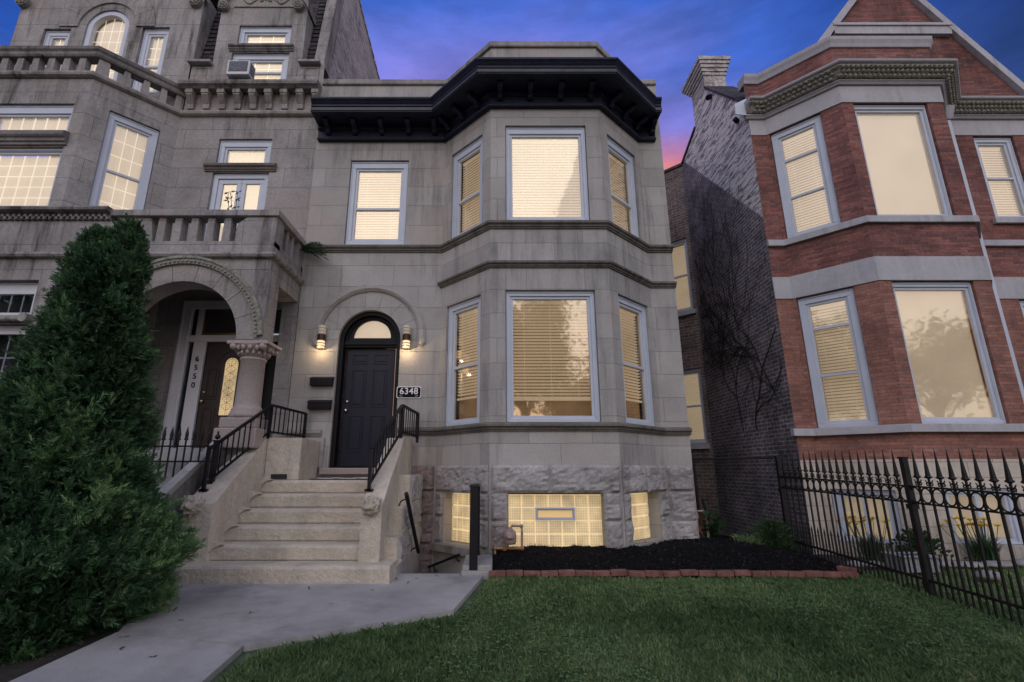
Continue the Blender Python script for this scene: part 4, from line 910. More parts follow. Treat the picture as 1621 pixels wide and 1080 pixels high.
# upper bay
UP = [(-9.85, 8.2), (-8.92, 7.22), (-7.08, 7.22), (-6.15, 8.2)]
UF = [Fr(a, b) for a, b in zip(UP, UP[1:])]
bh = [[], [(.18, 1.63, 5.30, 6.47), (.18, 1.63, 6.74, 7.33)], [(.31, 1.08, 5.30, 7.39)]]
mb = MB()
for F, h in zip(UF, bh): wall(mb, F, 0, F.len, 4.6, 7.90, h)
mb.build('upper_bay_wall', WL, H2, fixn=False)
mb = MB(); mb.hexa([(x, y, 7.84) for x, y in UP], [(x, y, 7.90) for x, y in UP]); mb.hexa([(x, y, 5.0) for x, y in [(-10.5, 7.12), (-6.12, 7.12), (-6.12, 8.2), (-10.5, 8.2)]], [(x, y, 5.15) for x, y in [(-10.5, 7.12), (-6.12, 7.12), (-6.12, 8.2), (-10.5, 8.2)]]); mb.box(-6.3, -3.5, 7.28, 8.2, 4.60, 4.64); mb.build('balcony_floor', 'concrete', H2)
window(H2, UF[1], *bh[1][0], cw=.05, ct=.05, cb=.03, mode='curtain', munt=(6, 5), seed=3)
window(H2, UF[1], *bh[1][1], cw=.06, ct=.16, cb=.03, mode='curtain', munt=(6, 1), seed=4)
window(H2, UF[2], *bh[2][0], rails=(6.28,), cw=.10, ct=.12, cb=.05, mode='curtain', munt=(3, 6), seed=5)
moulding('transom_ledge', [(-8.75, 7.22), (-7.24, 7.22)], 6.49, 6.73, .12, 'sooty limestone', H2)
# corbelled band under the top storey
mb = MB(); sweep(mb, [(-6.15, 8.2), (-3.47, 8.2)], [(-.05, 8.36), (.16, 8.37), (.20, 8.40), (.24, 8.42), (.25, 8.47), (.22, 8.53), (-.05, 8.56)]); mb.build('corbel_ledge', 'sooty limestone', H2)
mb = MB(); sweep(mb, UP + [(-3.47, 8.2)], [(-.05, 7.84), (.03, 7.845), (.075, 7.87), (.085, 7.91), (.07, 7.95), (.02, 7.97), (-.05, 7.97)]); mb.build('lower_roll', 'trim limestone', H2)
for k in range(9):
    u = .18 + k * .305; m = MB(); pf = [(.002, 8.0), (.05, 8.0), (.06, 8.10), (.13, 8.20), (.16, 8.24), (.16, 8.36), (.002, 8.36)]
    m.hexa([FU.p(u - .06, o, z) for o, z in pf], [FU.p(u + .06, o, z) for o, z in pf]); m.fbox(FU, u - .07, u + .07, .002, .175, 8.27, 8.355); m.build('corbel', 'trim limestone', H2, bevel=.006)
# balustrade over the bay
mb = MB(); sweep(mb, UP, [(-.16, 8.29), (.03, 8.29), (.05, 8.32), (.05, 8.38), (.08, 8.41), (.09, 8.46), (.06, 8.49), (-.16, 8.50)]); mb.build('balustrade_rail', 'sooty limestone', H2)
def blst(F, u, w=.07):
    m = MB(); m.hexa([F.p(u - w, 0, 7.97), F.p(u + w, 0, 7.97), F.p(u + w, -.12, 7.97), F.p(u - w, -.12, 7.97)], [F.p(u - w * .78, 0, 8.29), F.p(u + w * .78, 0, 8.29), F.p(u + w * .78, -.12, 8.29), F.p(u - w * .78, -.12, 8.29)]); m.build('baluster', 'weathered limestone', H2)
for k in range(6): blst(UF[1], .20 + k * .275)
for u in (.10, .44, .74, 1.02, 1.27): blst(UF[2], u, .06 if u > .2 else .10)
for u in (.1, .4, .7, 1.0, 1.25): blst(UF[0], u)
# downspout stub poking through the balustrade
mb = MB(); mb.tube([(-8.02, 7.16, 8.26), (-7.93, 7.02, 8.14), (-7.83, 6.95, 8.05), (-7.74, 6.93, 8.02)], .03, 10); mb.build('spout', 'black metal', H2)
# top storey tower gable
TF = Fr((-9.9, 8.2), (-6.12, 8.2)); tx = lambda x: x + 9.9
mb = MB()
TH = [(tx(-9.30), tx(-8.74), 8.42, 9.98), (tx(-7.28), tx(-6.72), 8.42, 10.02)]
wall(mb, TF, 0, tx(-8.60), 7.9, 10.3, TH[:1]); wall(mb, TF, tx(-7.42), TF.len, 7.9, 10.3, TH[1:])
tc_, tr = tx(-8.01), .44
mb.quad([TF.p(tx(-8.60), 0, 7.9), TF.p(tx(-7.42), 0, 7.9), TF.p(tx(-7.42), 0, 8.42), TF.p(tx(-8.60), 0, 8.42)])
wall_arch(mb, TF, tx(-8.60), tx(-7.42), 8.42, 10.9, tc_, tr, 8.42, 10.02, .25)
mb.quad([TF.p(0, 0, 10.3), TF.p(tx(-8.60), 0, 10.3), TF.p(tx(-8.60), 0, 10.9), TF.p(0, 0, 10.9)]); mb.quad([TF.p(tx(-7.42), 0, 10.3), TF.p(TF.len, 0, 10.3), TF.p(TF.len, 0, 10.9), TF.p(tx(-7.42), 0, 10.9)])
mb.quad([TF.p(0, 0, 10.9), TF.p(TF.len, 0, 10.9), TF.p(TF.len / 2, 0, 13.4)])
mb.quad([(-6.12, 8.2, 7.9), (-6.12, 9.8, 7.9), (-6.12, 9.8, 10.9), (-6.12, 8.2, 10.9)]); mb.quad([(-9.9, 8.2, 7.9), (-9.9, 9.8, 7.9), (-9.9, 9.8, 10.9), (-9.9, 8.2, 10.9)])
mb.build('tower_wall', WL, H2, fixn=False)
mb = MB(); arc_ring(mb, TF, tc_, 10.02, tr + .16, .98, .001, .03, 36, 0, math.pi, .004, 7); mb.build('tower_voussoirs', WL, H2)
mb = MB()
for s in (-1, 1):
    x0 = TF.len / 2 + s * 1.99; x1 = TF.len / 2 + s * .0
    mb.hexa([TF.p(x0, -.05, 10.62), TF.p(x0, .12, 10.62), TF.p(x0, .12, 10.84), TF.p(x0, -.05, 10.84)], [TF.p(x1, -.05, 13.3), TF.p(x1, .12, 13.3), TF.p(x1, .12, 13.55), TF.p(x1, -.05, 13.55)])
mb.build('gable_coping', 'trim limestone', H2, bevel=.02)
def rosette(F, u, z, r, par):
    m = MB(); m.tube([F.p(u, -.02, z), F.p(u, .10, z)], r, 20); 
    for k in range(8): a = math.pi * k / 4; m.ball(F.p(u + r * .62 * math.cos(a), .105, z + r * .62 * math.sin(a)), r * .26, 4)
    m.ball(F.p(u, .11, z), r * .3, 5); m.build('rosette', 'carved stone', par)
rosette(TF, .06, 10.62, .13, H2); rosette(TF, TF.len - .14, 10.62, .13, H2)
window(H2, TF, *TH[0], cw=.10, ct=.12, cb=.06, mode='curtain', munt=(2, 5), rails=(9.1,), seed=6, o=-.06)
window(H2, TF, *TH[1], cw=.10, ct=.12, cb=.06, mode='curtain', munt=(2, 5), rails=(9.1,), seed=7, o=-.06)
# arched window
mb = MB(); arc_ring(mb, TF, tc_, 10.02, tr - .005 - .10, tr - .005, -.14, -.03, 28); mb.fbox(TF, tc_ - tr + .005, tc_ - tr + .105, -.14, -.03, 8.43, 10.019); mb.fbox(TF, tc_ + tr - .105, tc_ + tr - .005, -.14, -.03, 8.43, 10.019); mb.fbox(TF, tc_ - tr + .105, tc_ + tr - .105, -.14, -.03, 8.43, 8.50); mb.fbox(TF, tc_ - tr + .105, tc_ + tr - .105, -.13, -.09, 9.22, 9.28)
AW = mb.build('arched_window', 'window white', H2)
g = [(tc_ - tr + .1, 8.5)] + arch_pts(tc_, 10.02, tr - .1, 20) + [(tc_ + tr - .1, 8.5)]
mb = MB(); mb.hexa([TF.p(a, -.118, b) for a, b in g], [TF.p(a, -.110, b) for a, b in g]); mb.build('pane', 'window glass', AW)
mb = MB(); mb.hexa([TF.p(a, -.19, b) for a, b in g], [TF.p(a, -.18, b) for a, b in g]); mb.build('curtain', 'lit curtain', AW)
mb = MB()
for k in (-1, 0, 1): x = tc_ + k * .17; h = math.sqrt(max(.01, (tr - .1) ** 2 - (k * .17) ** 2)); mb.fbox(TF, x - .007, x + .007, -.126, -.120, 8.5, 10.02 + h)
for z in (8.75, 9.0, 9.5, 9.76, 10.03): mb.fbox(TF, tc_ - tr + .1, tc_ + tr - .1, -.127, -.119, z - .007, z + .007)
mb.build('muntins', 'lit muntin', AW)
# dormer
DO = Fr((-5.72, 8.2), (-3.93, 8.2)); dx = lambda x: x + 5.72
mb = MB()
DH = [(dx(-5.36), dx(-4.20), 8.58, 9.38), (dx(-5.30), dx(-4.22), 9.56, 10.06)]
wall(mb, DO, 0, DO.len, 8.5, 10.55, DH, .25); mb.quad([DO.p(0, 0, 10.55), DO.p(DO.len, 0, 10.55), DO.p(DO.len / 2, 0, 12.1)])
mb.quad([DO.p(DO.len, 0, 8.5), DO.p(DO.len, -1.5, 8.5), DO.p(DO.len, -1.5, 10.55), DO.p(DO.len, 0, 10.55)]); mb.quad([DO.p(0, 0, 8.5), DO.p(0, -1.5, 8.5), DO.p(0, -1.5, 10.55), DO.p(0, 0, 10.55)])
mb.build('dormer_wall', WL, H2, fixn=False)
mb = MB()
for s in (-1, 1):
    x0 = DO.len / 2 + s * .93; x1 = DO.len / 2
    mb.hexa([DO.p(x0, -1.5, 10.42), DO.p(x0, .09, 10.42), DO.p(x0, .09, 10.58), DO.p(x0, -1.5, 10.58)], [DO.p(x1, -1.5, 12.0), DO.p(x1, .09, 12.0), DO.p(x1, .09, 12.2), DO.p(x1, -1.5, 12.2)])
mb.build('dormer_coping', 'trim limestone', H2)
rosette(DO, .07, 10.50, .105, H2); rosette(DO, DO.len - .18, 10.50, .105, H2)
mb = MB(); mb.fbox(DO, .25, 1.55, .001, .02, 10.52, 10.545)
for s in (-1, 1):
    pts = [DO.p(DO.len / 2 + s * (.05 + .42 * t), .012, 10.68 + .07 * math.sin(t * 7)) for t in [i / 14 for i in range(15)]]; mb.tube(pts, .014, 6)
    for q in (.12, .26): mb.tube([DO.p(DO.len / 2 + s * (q + .05 * math.cos(a)), .012, 10.72 + .05 * math.sin(a)) for a in [i * .6 for i in range(9)]], .012, 6)
mb.ball(DO.p(DO.len / 2, .012, 10.73), .03, 5); mb.build('carved_scroll', 'carved stone', H2, fixn=False)
W1 = window(H2, DO, *DH[0], rails=(8.95,), cw=.11, ct=.12, cb=.03, mode='closed', munt=(3, 4), seed=8)
window(H2, DO, *DH[1], cw=.10, ct=.12, cb=.03, mode='closed', munt=(3, 2), seed=9)
moulding('dormer_ledge', [(-5.42, 8.2), (-4.12, 8.2)], 9.40, 9.54, .09, 'sooty limestone', H2)
# slate mansard strips, ledges and the end parapet
def mans(z): return 8.34 + (z - 8.9) * .155
mb = MB()
for x0, x1 in ((-6.12, -5.72), (-3.93, -3.74)): mb.quad([(x0, mans(9.06), 9.06), (x1, mans(9.06), 9.06), (x1, mans(12.6), 12.6), (x0, mans(12.6), 12.6)])
mb.quad([(-6.12, mans(10.5) + .01, 10.5), (-3.74, mans(10.5) + .01, 10.5), (-3.74, mans(12.6) + .01, 12.6), (-6.12, mans(12.6) + .01, 12.6)])
rd = random.Random(5)
for x0, x1 in ((-6.12, -5.72), (-3.93, -3.74)):
    z = 9.06
    while z < 12.5:
        x = x0
        while x < x1 - .01:
            xe = min(x1, x + .17 + rd.uniform(-.03, .03)); j = rd.uniform(0, .012)
            mb.hexa([(x + .003, mans(z) - .028 - j, z), (xe - .003, mans(z) - .028 - j, z), (xe - .003, mans(z) - .016 - j, z), (x + .003, mans(z) - .016 - j, z)], [(x + .003, mans(z + .15) - .008, z + .15), (xe - .003, mans(z + .15) - .008, z + .15), (xe - .003, mans(z + .15), z + .15), (x + .003, mans(z + .15), z + .15)]); x = xe
        z += .125
mb.build('slate_roof', 'slate', H2)
mb = MB(); wall(mb, FU, 0, .43, 8.5, 9.1); mb.build('attic_wall', WL, H2, fixn=False); mb = MB(); wall(mb, FU, 2.22, FU.len, 8.5, 9.1)
mb.build('attic_wall', WL, H2, fixn=False)
mb = MB(); mb.box(-6.16, -5.70, 8.08, 8.36, 9.05, 9.11); mb.build('slate_ledge', 'pale stone', H2, bevel=.01); mb = MB(); mb.box(-3.96, -3.53, 8.08, 8.36, 9.05, 9.11); mb.build('slate_ledge', 'pale stone', H2, bevel=.01)
for x0, x1 in ((-6.05, -5.80), (-3.86, -3.56)):
    mb = MB(); ring(mb, FU, x0 + 6.15, x1 + 6.15, 8.62, 9.0, .02, .001, .012); mb.build('sunk_panel', WL, H2)
mb = MB()
pf = [(8.22, 9.1), (8.22 + .155 * 3.5, 12.6), (16, 12.6), (16, -.3), (8.22, -.3)]
mb.hexa([(-3.70, y, z) for y, z in [(8.22, 9.1), (8.765, 12.6), (9.1, 12.6), (8.55, 9.1)]], [(-3.49, y, z) for y, z in [(8.22, 9.1), (8.765, 12.6), (9.1, 12.6), (8.55, 9.1)]]); mb.build('parapet_stone', 'weathered limestone', H2)
mb = MB(); mb.hexa([(-3.70, y, z) for y, z in [(8.56, 8.7), (8.56, 9.1), (9.11, 12.6), (9.9, 12.7), (12.3, 12.35), (16, 12.3), (16, 8.0), (8.56, 8.0)]], [(-3.50, y, z) for y, z in [(8.56, 8.7), (8.56, 9.1), (9.11, 12.6), (9.9, 12.7), (12.3, 12.35), (16, 12.3), (16, 8.0), (8.56, 8.0)]]); mb.build('side_wall', 'old side brick', H2)
mb = MB()
y = 9.4
while y < 15: mb.box(-3.72, -3.48, y, y + .34, 12.71 - max(0, (y - 9.7)) * .14, 12.78 - max(0, (y - 9.7)) * .14) if y < 12.2 else None; y += .36
mb.build('side_coping', 'old side brick', H2)
mb = MB(); mb.quad([(-9.9, 9.8, 7.9), (-9.9, 16, 7.9), (-9.9, 16, 12), (-9.9, 9.8, 12)]); mb.box(-9.9, -3.7, 15.9, 16, -.3, 12.3); mb.box(-9.9, -3.7, 9.1, 16, 12.0, 12.05); mb.box(-10.5, -10.4, 7.1, 16, -.3, 5.1); mb.build('rear_wall', 'yard brick', H2)
# party joint left without a strip
# french doors with transom on the balcony
FDH = (.80, 1.86, 4.66, 6.63)
mb = MB(); ring(mb, FU, .804, 1.856, 4.664, 6.626, .09, -.14, -.05, .10, .03); FW = mb.build('french_doors', 'window white', H2, bevel=.005)
for a, b in ((.895, 1.328), (1.332, 1.765)):
    mb = MB(); ring(mb, FU, a, b, 4.70, 6.52, .085, -.12, -.075, .09, .16); mb.build('door_leaf', 'window white', FW, bevel=.005)
    mb = MB(); mb.fbox(FU, a + .08, b - .08, -.105, -.098, 4.85, 6.44); mb.build('pane', 'window glass', FW)
mb = MB(); mb.fbox(FU, .88, 1.78, -.20, -.19, 4.68, 6.55); mb.build('curtain', 'lit curtain', FW)
window(H2, FU, .82, 1.84, 6.80, 7.36, cw=.10, ct=.14, cb=.03, mode='curtain', seed=12)
moulding('door_ledge', [(-5.50, 8.2), (-4.16, 8.2)], 6.64, 6.79, .09, 'dark string stone', H2)
# steps of the rowhouse (mostly behind the conifer)
RS = empty('rowhouse_steps', (-4.8, 6.0, 0), 'concrete steps with sloping grey cheek wall climbing to the arched porch behind the conifer', 'steps')
for k in range(8):
    m = MB(); m.box(-5.6, -4.02, 5.1 + .25 * k, 7.12, .187 * k - .05 if k == 0 else .187 * k + .001, .187 * (k + 1)); m.build('step', 'concrete', RS)
m = MB(); pf = [(5.3, -.05), (5.3, .48), (5.55, .62), (7.10, 1.60), (7.10, -.05)]
for (ya, za), (yb, zb) in zip(pf[1:], pf[2:-1]):
    m.hexa([(-3.91, ya, -.05), (-3.81, ya, -.05), (-3.81, ya, za), (-3.91, ya, za)], [(-3.91, yb, -.05), (-3.81, yb, -.05), (-3.81, yb, zb), (-3.91, yb, zb)])
m.build('cheek_wall', 'sooty limestone', RS)
m = MB()
m.hexa([(-3.92, 5.3, .47), (-3.80, 5.3, .47), (-3.80, 5.3, .54), (-3.92, 5.3, .54)], [(-3.92, 7.10, 1.60), (-3.80, 7.10, 1.60), (-3.80, 7.10, 1.69), (-3.92, 7.10, 1.69)]); m.build('cheek_cap', 'limestone', RS)
# air conditioner
ac = empty('air_conditioner', (-5.0, 8.0, 8.6), 'boxy white window air conditioner sticking out of the slate-flanked dormer window', 'air conditioner')
m = MB(); m.box(-5.22, -4.78, 7.90, 8.12, 8.575, 8.90); AB = m.build('case', 'white plastic', ac, bevel=.012)
m = MB(); m.box(-5.18, -4.82, 7.893, 7.899, 8.64, 8.87); m.build('grille', 'ac grille', ac)
m = MB()
for k in range(7): m.box(-4.778, -4.774, 7.92, 8.09, 8.62 + k * .035, 8.637 + k * .035)
m.build('side_louvres', 'ac grille', ac)

# =================================================================== RIGHT BRICK HOUSE
H3 = empty('red_brick_house', (7.2, 8.2, 0), 'red brick house with canted bay, pale stone bands, steep gable and white downpipe', 'house')
RP = [(4.88, 8.2), (5.17, 8.2), (6.03, 7.32), (7.80, 7.32), (8.66, 8.2), (14.5, 8.2)]
RF = [Fr(a, b) for a, b in zip(RP, RP[1:])]
rh = [[], [(.06, .89, 1.86, 4.10), (.06, .90, 5.22, 7.42)], [(.20, 1.49, 1.86, 4.10), (.20, 1.49, 5.22, 7.42)], [(.3, .95, 1.86, 4.10), (.3, .95, 5.22, 7.42)], [(.48, 1.25, 1.86, 4.10), (.48, 1.25, 5.67, 7.42), (2.2, 3.0, 5.67, 7.42)]]
rb = [[], [], [(-.1, 0, .3, .89)], [], []]
mb = MB(); mb2 = MB(); mb3 = MB()
bw = {2: [(.28, 1.34, .20, .96)], 3: [(.25, 1.0, .22, .90)], 1: [(.10, .92, .15, .92)], 0: [], 4: [(.3, 1.2, .22, .90)]}
for i, (F, h) in enumerate(zip(RF, rh)):
    hl = [q for q in h if q[2] < 4]; hu = [q for q in h if q[2] > 4]
    wall(mb3, F, 0, F.len, -.3, 1.36, bw[i]); wall(mb2, F, 0, F.len, 1.36, 4.30, hl); wall(mb, F, 0, F.len, 4.30, 8.12 if i == 4 else 8.65, hu)
mb3.build('painted_basement_wall', 'cream painted stone', H3, fixn=False); mb2.build('lower_wall', 'orange red brick', H3, fixn=False); mb.build('upper_wall', 'red brick', H3, fixn=False)
# bands
def band(name, z0, z1, p, mat='grey painted band', path=None, bev=.006):
    m = MB(); sweep(m, path or [(4.87, 8.2)] + RP[1:], [(-.01, z0), (p, z0), (p, z1), (-.01, z1 + .01)]); return m.build(name, mat, H3, bevel=bev)
band('lower_sill_band', 1.74, 1.855, .09, 'grey painted band', [(4.80, 8.2)] + RP[1:]); band('lintel_band', 4.105, 4.51, .02); band('upper_sill_band', 5.10, 5.215, .06); band('frieze_band', 7.425, 7.76, .02)
mb = MB(); mb.fbox(RF[4], .40, 1.33, .001, .07, 5.55, 5.665); mb.build('window_sill', 'grey painted band', H3, bevel=.006); mb = MB(); mb.fbox(RF[4], 2.1, 3.1, .001, .07, 5.55, 5.665); mb.build('window_sill', 'grey painted band', H3, bevel=.006)
# cornice with leaf carving
LPATH = [(4.80, 8.2)] + RP[1:]
m = MB(); sweep(m, LPATH, [(-.01, 7.765), (.06, 7.77), (.08, 7.80), (.10, 7.81), (.10, 7.83), (-.01, 7.83)]); sweep(m, LPATH, [(-.01, 8.02), (.27, 8.02), (.30, 8.035), (.31, 8.06), (.29, 8.085), (-.01, 8.14)]); CN = m.build('carved_cornice', 'grey painted band', H3)
m = MB(); sweep(m, LPATH, [(-.01, 7.835), (.115, 7.84), (.15, 7.88), (.20, 7.95), (.255, 7.985), (.255, 8.015), (-.01, 8.015)]); m.build('leaf_band', 'carved stone', CN)
for F, s, e_ in ((RF[0], 0, .25), (RF[1], .0, 1.25), (RF[2], -.1, 1.9), (RF[3], 0, 1.2), (RF[4], 0, 4)):
    u = s + .06; m = MB()
    while u < min(e_, F.len + (.1 if F is RF[2] else 0)):
        for t, (o, z) in enumerate(((.14, 7.87), (.19, 7.925), (.235, 7.975))): m.ball(F.p(u + (.03 if t % 2 else 0), o, z), .038 - .004 * t, 3, sz=1.0)
        u += .085
    m.build('leaf_carving', 'carved stone', CN, fixn=False)
# parapet coping over the bay
PPTH = RP[:4] + [(7.86, 7.38), (7.86, 8.2)]
m = MB(); sweep(m, RP[:4] + [(7.87, 7.39)], [(-.2, 8.60), (.03, 8.60), (.05, 8.66), (.08, 8.72), (.09, 8.78), (-.2, 8.82)]); m.build('bay_coping', 'grey painted band', H3)
m = MB(); m.hexa([(x, y, 8.1) for x, y in [(4.9, 8.25), (5.18, 8.25), (6.04, 7.37), (7.79, 7.37), (8.6, 8.25), (14.5, 8.25), (14.5, 20), (4.9, 20)]], [(x, y, 8.15) for x, y in [(4.9, 8.25), (5.18, 8.25), (6.04, 7.37), (7.79, 7.37), (8.6, 8.25), (14.5, 8.25), (14.5, 20), (4.9, 20)]]); m.build('roof', 'asphalt', H3)
# gable
GA = (8.09, 11.45); 
m = MB(); m.hexa([(x, 8.2, z) for x, z in ((5.55, 8.125), (10.45, 8.125), GA)], [(x, 8.5, z) for x, z in ((5.55, 8.125), (10.45, 8.125), GA)]); m.build('gable_wall', 'red brick', H3)
m = MB()
for (x0, z0), (x1, z1) in (((5.6, 8.25), GA), (GA, (10.55, 8.02))):
    L_ = math.hypot(x1 - x0, z1 - z0); nx_, nz_ = -(z1 - z0) / L_, (x1 - x0) / L_
    m.hexa([(x0, 8.10, z0), (x0 + nx_ * .13, 8.10, z0 + nz_ * .13), (x0 + nx_ * .13, 8.6, z0 + nz_ * .13), (x0, 8.6, z0)], [(x1, 8.10, z1), (x1 + nx_ * .13, 8.10, z1 + nz_ * .13), (x1 + nx_ * .13, 8.6, z1 + nz_ * .13), (x1, 8.6, z1)])
m.build('gable_coping', 'grey painted band', H3)
m = MB(); m.box(6.85, 9.22, 8.11, 8.2, 9.76, 9.95); m.box(6.83, 9.24, 8.08, 8.2, 9.95, 10.01); m.build('gable_band', 'grey painted band', H3)
# slate behind the gable
m = MB(); m.hexa([(5.7, 8.6, 8.15), (5.7, 20, 8.15), (8.09, 20, 11.4), (8.09, 8.6, 11.4)], [(10.4, 8.6, 8.14), (10.4, 20, 8.14), (8.1, 20, 11.39), (8.1, 8.6, 11.39)]); m.build('gable_roof', 'slate', H3)
# windows
for k, h in enumerate(rh[1]):
    r = (2.72, 3.52) if k == 0 else (6.02, 6.78)
    window(H3, RF[1], *h, rails=r, cw=.11, ct=.12, cb=.07, mode='closed', seed=30 + k, frame='window white')
window(H3, RF[2], *rh[2][0], cw=.04, ct=.08, cb=.06, mode='panel', seed=33)
window(H3, RF[2], *rh[2][1], cw=.04, ct=.08, cb=.04, mode='panel', seed=34)
for k, h in enumerate(rh[3]): window(H3, RF[3], *h, rails=(3.0 if k == 0 else 6.3,), cw=.09, mode='closed', seed=35 + k)
for k, h in enumerate(rh[4]): window(H3, RF[4], *h, rails=((h[2] + h[3]) / 2,), cw=.09, ct=.1, cb=.05, mode='closed', seed=38 + k)
for F, hs in ((RF[1], bw[1]), (RF[2], bw[2]), (RF[3], bw[3]), (RF[4], bw[4])):
    for h in hs: 
        Wb = window(H3, F, *h, cw=.09, ct=.07, cb=.03, mode='panel', seed=41); mm = MB(); c = (h[0] + h[1]) / 2; mm.fbox(F, c - .03, c + .03, -.13, -.07, h[2] + .05, h[3] - .08); mm.build('mullion', 'window white', Wb)
# white side pilaster frame of the basement bay
# downpipe
m = MB(); m.box(8.36, 8.45, 7.86, 7.94, .1, 7.52); m.build('downpipe', 'window white', H3, bevel=.02)
m = MB(); m.hexa([(8.34, 7.84, 7.52), (8.47, 7.84, 7.52), (8.47, 7.96, 7.52), (8.34, 7.96, 7.52)], [(8.34, 7.78, 7.78), (8.52, 7.78, 7.78), (8.52, 7.98, 7.78), (8.34, 7.98, 7.78)]); m.build('rain_head', 'grey painted band', H3, bevel=.01)
# side wall with stepped roofline
m = MB(); X0 = 4.88
prof = [(8.2, 8.05), (8.35, 8.30), (9.72, 9.86), (10.45, 9.86), (10.45, 9.33), (11.45, 8.98)]
for (ya, za), (yb, zb) in zip(prof, prof[1:]):
    if ya == yb: continue
    m.quad([(X0, ya, -.3), (X0, yb, -.3), (X0, yb, zb), (X0, ya, za)])
m.build('side_wall', 'dark common brick', H3, fixn=False)
m = MB(); 
for (ya, za), (yb, zb) in zip(prof[:2], prof[1:3]):
    m.hexa([(X0 - .03, ya, za), (X0 + .65, ya, za), (X0 + .65, ya, za + .07), (X0 - .03, ya, za + .07)], [(X0 - .03, yb, zb), (X0 + .65, yb, zb), (X0 + .65, yb, zb + .07), (X0 - .03, yb, zb + .07)])
m.hexa([(X0 - .03, 10.45, 9.33), (X0 + .2, 10.45, 9.33), (X0 + .2, 10.45, 9.40), (X0 - .03, 10.45, 9.40)], [(X0 - .03, 11.45, 8.98), (X0 + .2, 11.45, 8.98), (X0 + .2, 11.45, 9.05), (X0 - .03, 11.45, 9.05)])
m.build('side_coping', 'slate', H3)
m = MB(); m.hexa([(X0 + .001, 8.35, 8.15), (X0 + .001, 8.35, 8.29), (X0 + .001, 9.72, 9.85), (X0 + .001, 9.72, 8.15)], [(X0 + .6, 8.35, 8.15), (X0 + .6, 8.35, 8.29), (X0 + .6, 9.72, 9.85), (X0 + .6, 9.72, 8.15)]); m.build('roof_slope', 'slate', H3)
m = MB(); m.box(X0 + .002, 5.40, 9.74, 10.45, 8.1, 10.25)
for k in range(5): p = .02 + .025 * k; m.box(X0 + .002 - p, 5.40 + p, 9.74 - p, 10.45 + p + .04 * k, 10.25 + .09 * k, 10.25 + .09 * (k + 1))
m.build('chimney', 'old side brick', H3)
CF = Fr((2.9, 13.43), (4.88, 11.45))
ch = [(1.9, 2.70, 1.80, 3.56), (1.9, 2.70, 5.02, 6.95)]
m = MB(); wall(m, CF, 0, CF.len, -.3, 8.98, ch); m.build('canted_rear_wall', 'yard brick', H3, fixn=False)
for k, h in enumerate(ch):
    window(H3, CF, *h, rails=((h[2] + h[3]) / 2,), cw=.05, ct=.06, cb=.06, mode='panel', seed=50 + k)
m = MB(); m.fbox(CF, 1.85, 2.76, .001, .08, 1.68, 1.79); m.build('rear_sill', 'grey painted band', H3); m = MB(); m.fbox(CF, 1.85, 2.76, .001, .08, 4.90, 5.01); m.build('rear_sill', 'grey painted band', H3)
m = MB(); m.fbox(CF, 0, CF.len, -.25, .04, 8.98, 9.05); m.build('rear_coping', 'slate', H3)
# scupper
m = MB(); m.tube([(4.86, 8.55, 8.02), (4.78, 8.50, 8.05)], .05, 8); m.tube([(4.86, 9.5, 9.45), (4.78, 9.46, 9.38)], .06, 8); m.build('scupper', 'black metal', H3)
m = MB(); m.hexa([(4.86, 8.10, 7.8), (4.60, 8.12, 7.85), (4.62, 8.14, 8.1), (4.86, 8.14, 8.22)], [(4.86, 8.12, 7.8), (4.61, 8.14, 7.85), (4.63, 8.16, 8.1), (4.86, 8.16, 8.22)])
m.build('cornice_end_flashing', 'window white', H3)
# dead vine
def vine():
    e = empty('dead_vine', (4.86, 9, 0), 'bare dark vine branching up the dark brick side wall of the red brick house', 'vine')
    rd = random.Random(12); m = MB()
    def grow(y, z, a, r, n):
        pts = [(X0 - .012, y, z)]; rs = [r]
        for i in range(n):
            a += rd.uniform(-.28, .28); a = a * .97 + .04; y += math.sin(a) * .16; z += math.cos(a) * .16
            if not (8.25 < y < 11.3) or z > 7.6: break
            pts.append((X0 - .012 - rd.random() * .02, y, z)); rs.append(max(.004, r * (1 - .8 * i / n)))
            if rd.random() < .30 and r > .004: grow(y, z, a + rd.choice((-1, 1)) * rd.uniform(.4, .9), rs[-1] * .72, int(n * .55))
        if len(pts) > 2: m.tube(pts, rs, 4)
    for y in (8.6, 9.0, 9.4, 9.9, 10.4): grow(y, rd.uniform(1.8, 3.2), rd.uniform(-.1, .35), .012, 26)
    m.build('branches', 'dead vine bark', e, fixn=False)
vine()
# =================================================================== GROUND
def strip_sheet(name, rects, dz, mat, ys=(-80, -1, 3, 6.4, 8.2, 120)):
    m = MB()
    for x0, x1, y0, y1 in rects:
        yy = sorted(set([y0, y1] + [y for y in ys if y0 < y < y1]))
        for a, b in zip(yy, yy[1:]):
            za, zb = gz(max(a, -1)) + dz, gz(max(b, -1)) + dz
            m.quad([(x0, a, za), (x1, a, za), (x1, b, zb), (x0, b, zb)])
    return tag(m.build(name, mat, fixn=False), kind='structure')
strip_sheet('ground', [(-300, -1.2, -200, 300), (-.42, 300, -200, 300), (-1.2, -.42, -200, 6.45), (-1.2, -.42, 8.4, 300)], -.10, 'distant ground')
strip_sheet('soil', [(-12, -3.0, 1.0, 8.2), (4.44, 14, 6.95, 8.6)], -.05, 'soil')
strip_sheet('lawn', [(-1.9, 4.40, -1.0, 6.42), (-.42, 4.40, 6.42, 6.6), (4.40, 14, -1.0, 6.9)], -.045, 'turf soil')
strip_sheet('road', [(-120, 120, -14, -5)], -.06, 'asphalt')
